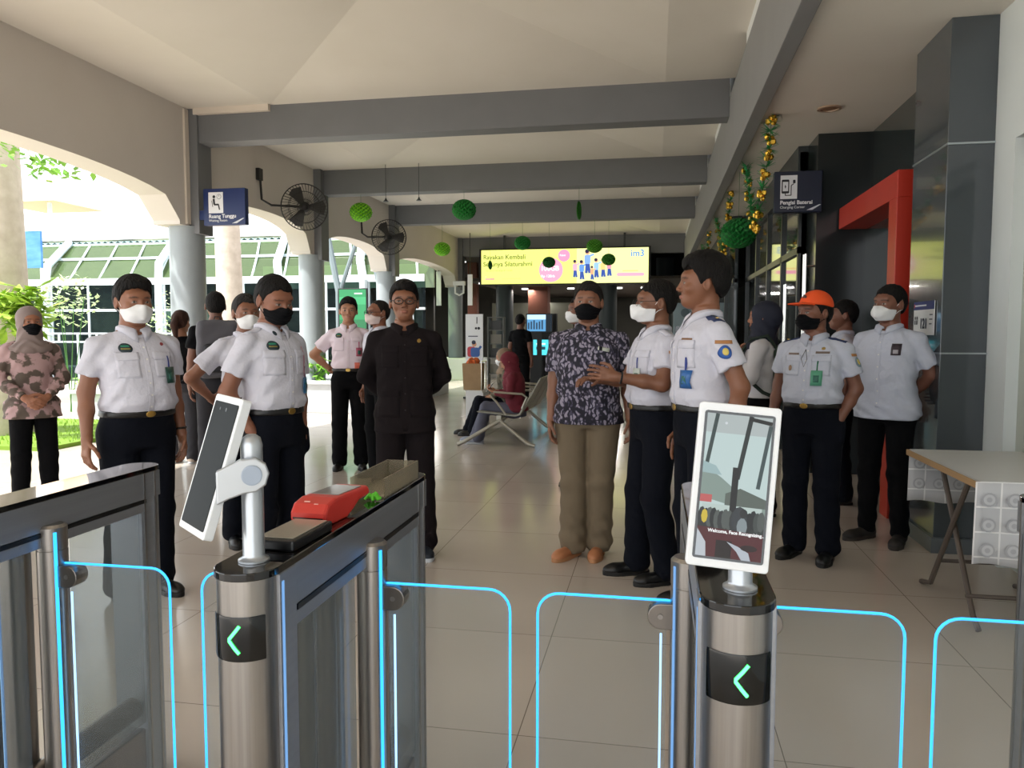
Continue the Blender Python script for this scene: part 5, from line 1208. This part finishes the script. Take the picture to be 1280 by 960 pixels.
# foil garlands
def garland(label, pts, n):
    t = thing('foil_garland', label, 'garland', pts[0], 0, 'green and gold pineapple foil garlands under the long beam')
    rg = random.Random(n); g = MB(); y_ = MB(); P0 = Vector(pts[0])
    def at(u):
        k = u*(len(pts)-1); i = min(int(k), len(pts)-2); return Vector(pts[i]).lerp(Vector(pts[i+1]), k-i)-P0
    for k in range(n):
        c = at((k+.5)/n); g = MB(); y_ = MB()
        for q in range(16):
            a = rg.uniform(0, 6.28); e = rg.uniform(-.5, 1); d = Vector((math.cos(a), math.sin(a), e)).normalized()*.095; s = Vector((-math.sin(a), math.cos(a), 0))*.014
            p = c+Vector((0, 0, .05)); g.add([p-s, p+s, p+d+s*.2, p+d-s*.2], [(0, 1, 2, 3)]); g.add([p-s*.3+Vector((0, 0, .006)), p+s*.3+Vector((0, 0, .006)), p+d], [(0, 1, 2)])
        prof = [(.006, -.045), (.022, -.035), (.030, -.01), (.028, .015), (.018, .035), (.005, .045)]
        if k % 2 == 0:
            for q in range(5):
                a = rg.uniform(0, 6.28); r_ = .028; y_.lathe([(.001, -.035), (.025, -.018), (.025, .014), (.001, .03)], tuple(c+Vector((r_*math.cos(a), r_*math.sin(a), rg.uniform(-.05, .02)))), 6, Matrix.Rotation(rg.uniform(0, 2), 3, 'X'), cap=False)
        g.build('green_tuft', mat('foil_green', '#3fa564', .3, .4), t)
        if y_.v: y_.build('gold_pineapple', mat('foil_gold', '#d2a83c', .25, .8), t)
    MB().tube([Vector(p)-P0 for p in pts], .003, 5).build('cord', mat('string_green', '#3f6f3a', .7), t)
garland('nearest foil garland, the longest loop, beside the charging sign', [(1.0, 7.33, 3.36), (1.0, 7.42, 3.1), (1.0, 7.7, 2.85), (1.0, 8.2, 2.55), (1.0, 8.45, 2.5), (1.0, 8.75, 2.75), (1.0, 9.1, 3.1), (1.0, 9.4, 3.36)], 26)
garland('second foil garland loop, above the tall officer and behind the big green ball', [(1.0, 11.1, 3.36), (1.0, 11.3, 3.1), (1.0, 11.8, 2.75), (1.0, 12.2, 2.58), (1.0, 12.7, 2.8), (1.0, 13.3, 3.1), (1.0, 13.7, 3.36)], 24)
garland('farthest foil garland loop, just under the long beam', [(1.0, 15.3, 3.36), (1.0, 15.8, 3.1), (1.0, 16.4, 2.95), (1.0, 17.2, 3.1), (1.0, 17.8, 3.36)], 16)

# light fittings
t = thing('floodlight', 'small square floodlight on the ceiling slope near the first beam', 'light', (-2.0, 8.6, 4.55), R(20))
MB().box((-.085, -.07, -.085), (.085, -.01, .03), Matrix.Rotation(R(40), 3, 'X')).build('housing', M_mull, t, bevel=.005)
MB().box((-.065, -.073, -.07), (.065, -.069, .015), Matrix.Rotation(R(40), 3, 'X')).build('lens', mat('lens_pale', '#d9dde0', .2), t); MB().tube([(0, -.02, -.02), (0, 0, .06)], .01, 6).build('bracket', M_mull, t)
t = thing('downlight', 'round recessed downlight in the side aisle ceiling', 'light', (1.46, 7.2, 3.36))
MB().lathe([(.10, 0), (.10, -.012), (.075, -.014), (.072, -.002)], n=28).build('rim', mat('rim_tan', '#a8907a', .4), t, smooth=True); MB().lathe([(.07, -.001), (.068, -.006)], n=24).build('diffuser', mat('diffuser_dim', '#8b6a50', .4), t)
M_tube = emat('tube_light', '#ffffff', 2.2); rg = random.Random(5)
def tubes(x, y, z, ln, lb): 
    t = thing('tube_light', lb, 'light', (x, y, z), 0, 'ceiling tube lights in the far hall'); MB().box((-ln/2, -.1, .02), (ln/2, .1, .08)).build('housing', M_white, t); MB().box((-ln/2+.02, -.07, 0), (ln/2-.02, .07, .02)).build('tube', M_tube, t)
for i, (x, y) in enumerate(((-9.3, 25), (-9.9, 26.6), (-7.6, 25), (-7.2, 26.8))): tubes(x, y, 3.9, 1.1, 'white ceiling tube light in the far hall, %s seen through the arches' % ('nearer left one', 'farther left one', 'nearer right one', 'farther right one')[i])
for k in range(14):
    x = (-5.6, -4.9, -4.0, -3.2, -2.3, -1.3, -.3)[k % 7]+rg.uniform(-.2, .2); y = 24.6 if k < 7 else 28
    tag(MB().lathe([(.13, 0), (.13, -.04), (.1, -.045)], n=14).build('spot_light', M_tube, loc=(x, y, 3.02)), 'round ceiling lamp glowing in the far hall, %s from the left in the %s row' % (('first', 'second', 'third', 'fourth', 'fifth', 'sixth', 'seventh')[k % 7], 'nearer' if k < 7 else 'farther'), 'light', 'round ceiling lamps in the far hall')
for (x, z0, z1, lb) in ((-6.30, 2.2, 3.2, 'left of the far column'), (-5.35, 2.2, 3.1, 'between the far column and the billboard')):
    t = thing('hanging_banner', 'narrow white hanging strip sign '+lb, 'sign', (x, 22.0, z0)); MB().box((-.07, 0, 0), (.07, .05, z1-z0)).build('panel', M_white, t); MB().tube([(0, .02, z1-z0), (0, .02, 4.36-z0)], .01, 6).build('rod', M_mull, t)
t = thing('wall_lantern', 'white square bracket fitting on the far left column', 'fitting', (-5.85, 22.7, 2.55))
MB().box((-.18, -.08, .28), (.18, .08, .4)).build('bracket', M_white, t); MB().tube([(-.13, 0, .28), (-.13, 0, .05), (0, 0, -.02), (.13, 0, .05), (.13, 0, .28)], .03, 8).build('loop', M_white, t)
for x in (-4.65, -4.05):
    t = thing('cable_hook', 'thin hanging rod with a hook under the second beam, %s of two' % ('left' if x < -4.3 else 'right'), 'hook', (x, 12.95, 3.70)); MB().tube([(0, 0, .66), (0, 0, .02)], .005, 5).build('rod', M_mull, t); MB().lathe([(.05, -.01), (.02, .02), (.01, .05)], n=10).build('cap', M_mull, t)

# bench
t = thing('steel_bench', 'perforated steel waiting bench seen end-on, with the maroon person on it', 'bench', (-1.9, 9.3, 0))
M_bs = mat('bench_steel', '#a19f94', .4, .6, noise=('#77766d', 90, .5)); M_bf = mat('bench_frame', '#b4b1a6', .35, .7)
MB().box((-.02, -.05, .33), (.04, 1.75, .39)).build('beam', M_bf, t)
for k in range(3):
    y = -.02+.58*k
    MB().prism([(-.28, .43), (-.24, .445), (.20, .40), (.26, .42), (.52, .86), (.535, .85), (.275, .395), (.21, .375), (-.25, .42)], y, y+.53, axis='y').build('seat_shell', M_bs, t, bevel=.004)
for y in (-.04, 1.74):
    MB().tube([(-.52, y, .02), (-.44, y, .05), (.02, y, .33), (.36, y, .05), (.46, y, .02)], .026, 10).build('leg', M_bf, t, smooth=True)
for y in (-.04, .57, 1.15, 1.74):
    MB().tube([(.10, y, .40), (-.02, y, .56), (-.10, y, .64), (-.05, y, .68), (.30, y, .66), (.36, y, .62), (.30, y, .48)], .014, 8).build('armrest', M_bf, t, smooth=True)
# luggage
t = thing('suitcase', 'white hard-shell suitcase standing beside the bench, a paper bag on top', 'suitcase', (-2.51, 10.78, 0))
MB().prism(rrect(.26, .56, .05, 5, 0, .31), -.2, .2, axis='y').build('shell', M_white, t, bevel=.01)
for x in (-.1, .1):
    for y in (-.15, .15): MB().lathe([(.025, -.012), (.025, .012)], (x, y, .026), 12, Matrix.Rotation(R(90), 3, 'Y')).build('wheel', M_blk, t)
MB().box((-.03, -.206, .34), (.03, -.2, .42)).build('lock', mat('lock_grey', '#9aa0a2', .4), t); MB().tube([(.09, .15, .58), (.09, .15, 1.0), (.09, -.15, 1.0), (.09, -.15, .58)], .009, 6).build('trolley_handle', M_chr, t)
t = thing('paper_bag', 'brown paper bag standing on the white suitcase', 'bag', (-2.55, 10.74, .592))
MB().add([(-.14, -.09, 0), (.12, -.09, 0), (.12, .09, 0), (-.14, .09, 0), (-.155, -.10, .38), (.13, -.10, .38), (.13, .10, .38), (-.155, .10, .38)], [(0, 1, 2, 3), (0, 1, 5, 4), (1, 2, 6, 5), (2, 3, 7, 6), (3, 0, 4, 7)]).build('sack', mat('kraft', '#a98e6c', .85, noise=('#9c8160', 12, .6)), t)
for y in (-.09, .09): MB().tube([(-.06, y, .37), (-.05, y, .44), (.03, y, .44), (.04, y, .37)], .005, 5).build('handle', mat('kraft_dark', '#7d6648', .85), t)
b = MB()
for k in range(10): b.lathe([(.002, -.05), (.04, -.03), (.05, 0), (.03, .035), (.002, .05)], (rg.uniform(-.08, .07), rg.uniform(-.05, .05), rg.uniform(.0, .04)), 8, cap=False)
tag(b.build('cloth', mat('orange_wrap', '#d8662a', .7), loc=(-2.55, 10.74, .97)), 'crumpled orange cloth poking out of the paper bag', 'cloth')

# folding table with printed sheet
t = thing('folding_table', 'folding table with white top and crossed brown steel legs by the right wall', 'table', (1.74, 4.22, 0))
MB().box((-.31, -.48, .725), (.285, .48, .748)).build('tabletop', mat('table_white', '#dcdcda', .35), t, bevel=.003)
M_edge = mat('wood_edge', '#b08f68', .6)
MB().box((-.318, -.485, .72), (-.31, .485, .75)).build('edge_strip', M_edge, t); MB().box((-.31, .48, .72), (.285, .488, .75)).build('edge_strip', M_edge, t)
M_leg = mat('leg_brown', '#5d534c', .5)
for x in (-.24, .24):
    MB().tube([(x, .40, .012), (x, .26, .05), (x, -.22, .72)], .014, 8).build('leg', M_leg, t, smooth=True)
    MB().tube([(x+.02, -.33, .012), (x+.02, -.26, .06), (x+.02, .22, .72)], .014, 8).build('leg', M_leg, t, smooth=True)
for y, z in ((.17, .2), (-.22, .14)): MB().tube([(-.24, y, z), (.26, y, z)], .011, 8).build('crossbar', M_leg, t, smooth=True)
def cloth_mat():
    m = bpy.data.materials.new('printed_sheet'); m.use_nodes = True; nt = m.node_tree; b = nt.nodes['Principled BSDF']; b.inputs['Roughness'].default_value = .4
    tc = nt.nodes.new('ShaderNodeTexCoord'); br = nt.nodes.new('ShaderNodeTexBrick'); mp = nt.nodes.new('ShaderNodeMapping'); mp.inputs['Rotation'].default_value = (R(90), 0, 0)
    br.offset = 0; br.inputs['Scale'].default_value = 1; br.inputs['Brick Width'].default_value = .105; br.inputs['Row Height'].default_value = .115; br.inputs['Mortar Size'].default_value = .004
    br.inputs['Color1'].default_value = lin('#ccced2'); br.inputs['Color2'].default_value = lin('#c4c6ca'); br.inputs['Mortar'].default_value = lin('#f0f1f2')
    nt.links.new(tc.outputs['Object'], mp.inputs['Vector']); nt.links.new(mp.outputs['Vector'], br.inputs['Vector']); nt.links.new(br.outputs['Color'], b.inputs['Base Color'])
    return m
t = thing('table_sheet', 'white plastic sheet printed with squares, hanging over two edges of the folding table', 'tablecloth', (1.74, 4.22, .7505)); M_sh = cloth_mat()
def drop(x0, x1, y, z0):
    vs = []; fs = []; NX = 16
    for j in range(6):
        for i in range(NX+1):
            u = i/NX; vs.append((x0+(x1-x0)*u, y+(.012*math.sin(u*9+1)*(j/5) if j else 0), .0-(-z0)*j/5+.006*math.sin(u*14)*(j == 5)))
    for j in range(5):
        for i in range(NX): fs.append((j*(NX+1)+i, j*(NX+1)+i+1, (j+1)*(NX+1)+i+1, (j+1)*(NX+1)+i))
    b = MB().add(vs, fs).build('hanging_side', M_sh, t, smooth=True); so = b.modifiers.new('thick', 'SOLIDIFY'); so.thickness = .0015
    for r_ in range(3 if z0 < -.35 else 2):
        for k in range(int((x1-x0)/.105)+1):
            cx = x0+.0525+.105*k; cz = -.0575-.115*r_-.02
            if cx > x1-.03: continue
            picture('rosette', [('#aeb0b6', circ(cx, cz, .032, 14)), ('#c9cbcf', circ(cx, cz, .024, 14)), ('#b3b5bb', circ(cx, cz, .012, 10))], b, (0, y-.016, 0))
MB().box((-.30, -.487, 0), (.28, .487, .0015)).build('flat_top', mat('sheet_top', '#d9dbdc', .35), t)
drop(-.318, .28, -.4885, -.38); drop(-.30, .28, .4905, -.30)

# ================================================================ GARDEN
def leaves(n, size, c, rad, rg, droop=.3, long_=1.0):
    b = MB()
    for k in range(n):
        while True:
            p = Vector((rg.uniform(-1, 1), rg.uniform(-1, 1), rg.uniform(-1, 1)))
            if p.length < 1: break
        p = Vector((p.x*rad[0], p.y*rad[1], p.z*rad[2]))+Vector(c); a = rg.uniform(0, 6.28); e = rg.uniform(-.8, .6)-droop*.3
        d = Vector((math.cos(a)*math.cos(e), math.sin(a)*math.cos(e), math.sin(e)))*size*rg.uniform(.7, 1.3)*long_; s = d.cross(Vector((rg.uniform(-.5, .5), 0, 1))).normalized()*size*.28
        b.add([p, p+d*.5+s, p+d, p+d*.5-s], [(0, 1, 2, 3)])
    return b
M_lf = mat('leaf_green', '#5f9a34', .6, noise=('#8fc04a', 6, .5)); M_lf2 = mat('leaf_pale', '#a9cc8a', .6, noise=('#dfe8c8', 6, .5)); M_lfd = mat('leaf_deep', '#3f6f2c', .6)
M_bark = mat('bark', '#d2c6bc', .9, noise=('#b3a598', 7, .6), bump=.6, bscale=14)
def trunk(label, x, y, r, h, crown=None, name='tree'):
    t = thing(name, label, 'tree', (x, y, 0)); rg = random.Random(int(x*10))
    MB().tube([(0, 0, 0), (.03, 0, h*.3), (-.02, .03, h*.6), (.04, 0, h)], [r*1.2, r, r*.95, r*.85], 18).build('trunk', M_bark, t, smooth=True)
    if crown:
        MB().tube([(0, 0, h*.72), (crown[0]*.5, crown[1]*.5, h*.8), (crown[0], crown[1], crown[2])], [.12, .06, .02], 8).build('branch', M_bark, t)
        leaves(380, .14, crown, (1.1, .6, .42), rg).build('leaves', M_lf, t)
    return t
trunk('pale tree trunk at the left edge of the garden, branch with leaves above', -8.86, 9.0, .42, 6.5, (1.55, -.3, 3.75))
trunk('pale tree trunk seen through the second arch, right of the waiting-room sign', -8.9, 15.0, .27, 6.0)
def shrub(label, x, y, z, rad, m, n=260, size=.1, name='shrub', long_=1.0):
    t = thing(name, label, 'plant', (x, y, 0)); rg = random.Random(int(abs(x*31+y*7)))
    st = MB()
    for k in range(4): st.tube([(rg.uniform(-.05, .05), rg.uniform(-.05, .05), 0), (rg.uniform(-.6, .6)*rad[0], rg.uniform(-.6, .6)*rad[1], z)], .008, 5); 
    st.build('stems', M_lfd, t); leaves(n, size, (0, 0, z), rad, rg, long_=long_).build('foliage', m, t)
shrub('leafy yellow-green plant beside the left tree, behind the taupe headscarf', -7.95, 8.5, 1.72, (.36, .3, .36), mat('leaf_yellow', '#b7d44a', .6, noise=('#6f9a3a', 5, .4)), 240, .17, long_=1.8)
shrub('loose pale shrub between the left tree and the canopy hall', -10.2, 12.0, 2.0, (.6, .4, .5), M_lf2, 260, .11)
shrub('pale green shrub left of the first column', -8.3, 12.0, 1.3, (.38, .35, .85), M_lf2, 420, .08)
shrub('low bright plant in the white planter beside the second column', -5.35, 13.3, .78, (.28, .25, .3), M_lf, 160, .13, long_=1.5)
shrub('low green hedge plant at the foot of the canopy hall', -9.6, 12.4, .5, (.9, .4, .4), M_lf, 420, .1)
shrub('small leafy plant in the planter, behind the person looking down', -6.0, 12.95, .8, (.2, .2, .28), M_lf, 90, .14, long_=1.6)
# things across the garden
t = thing('blue_banner', 'blue panel standing at the left of the canopy hall', 'sign', (-18.6, 20.3, 3.35)); MB().box((-.5, 0, 0), (.42, .08, 1.1)).build('panel', mat('banner_blue', '#2f6fb4', .5, noise=('#5b93c8', 1.5, .4), stretch=(1, 1, 4)), t)
for x in (-.45, .38): MB().box((x-.03, .02, -3.35), (x+.03, .07, 0)).build('post', M_frame, t)
b = MB().add([(-1.6, -1.6, 0), (1.6, -1.6, 0), (1.6, 1.6, 0), (-1.6, 1.6, 0), (0, 0, 1.3)], [(0, 1, 4), (1, 2, 4), (2, 3, 4), (3, 0, 4)])
t = thing('orange_awning', 'pale orange pointed awning roof beyond the canopy hall', 'awning', (-27.2, 31.0, 0)); o = b.build('roof', mat('awning_orange', '#f4d0ac', .7), t); o.location = (0, 0, 7.1); MB().tube([(0, 0, 0), (0, 0, 7.3)], .1, 8).build('mast', M_frame, t)
b = thing('parasol', 'white parasol behind the canopy hall railing', 'parasol', (-14.6, 22.5, 0)); MB().lathe([(1.1, 1.75), (.75, 2.15), (.3, 2.4), (.02, 2.5)], n=16).build('cover', M_white, b); MB().tube([(0, 0, 0), (0, 0, 2.4)], .03, 8).build('pole', M_frame, b)
# grass blades
gb = MB(); rg = random.Random(8)
for k in range(2600):
    x, y = rg.uniform(-11.5, -7.12), rg.uniform(7.95, 10.55); a = rg.uniform(0, 6.28); h = rg.uniform(.03, .07)
    gb.add([(x, y, .05), (x+.012*math.cos(a), y+.012*math.sin(a), .05), (x+rg.uniform(-.03, .03), y+rg.uniform(-.03, .03), .05+h)], [(0, 1, 2)])
tag(gb.build('grass', mat('grass_blade', '#8fb53a', .8)), 'bright sunlit grass of the small lawn beside the arcade', 'grass', kind='stuff')
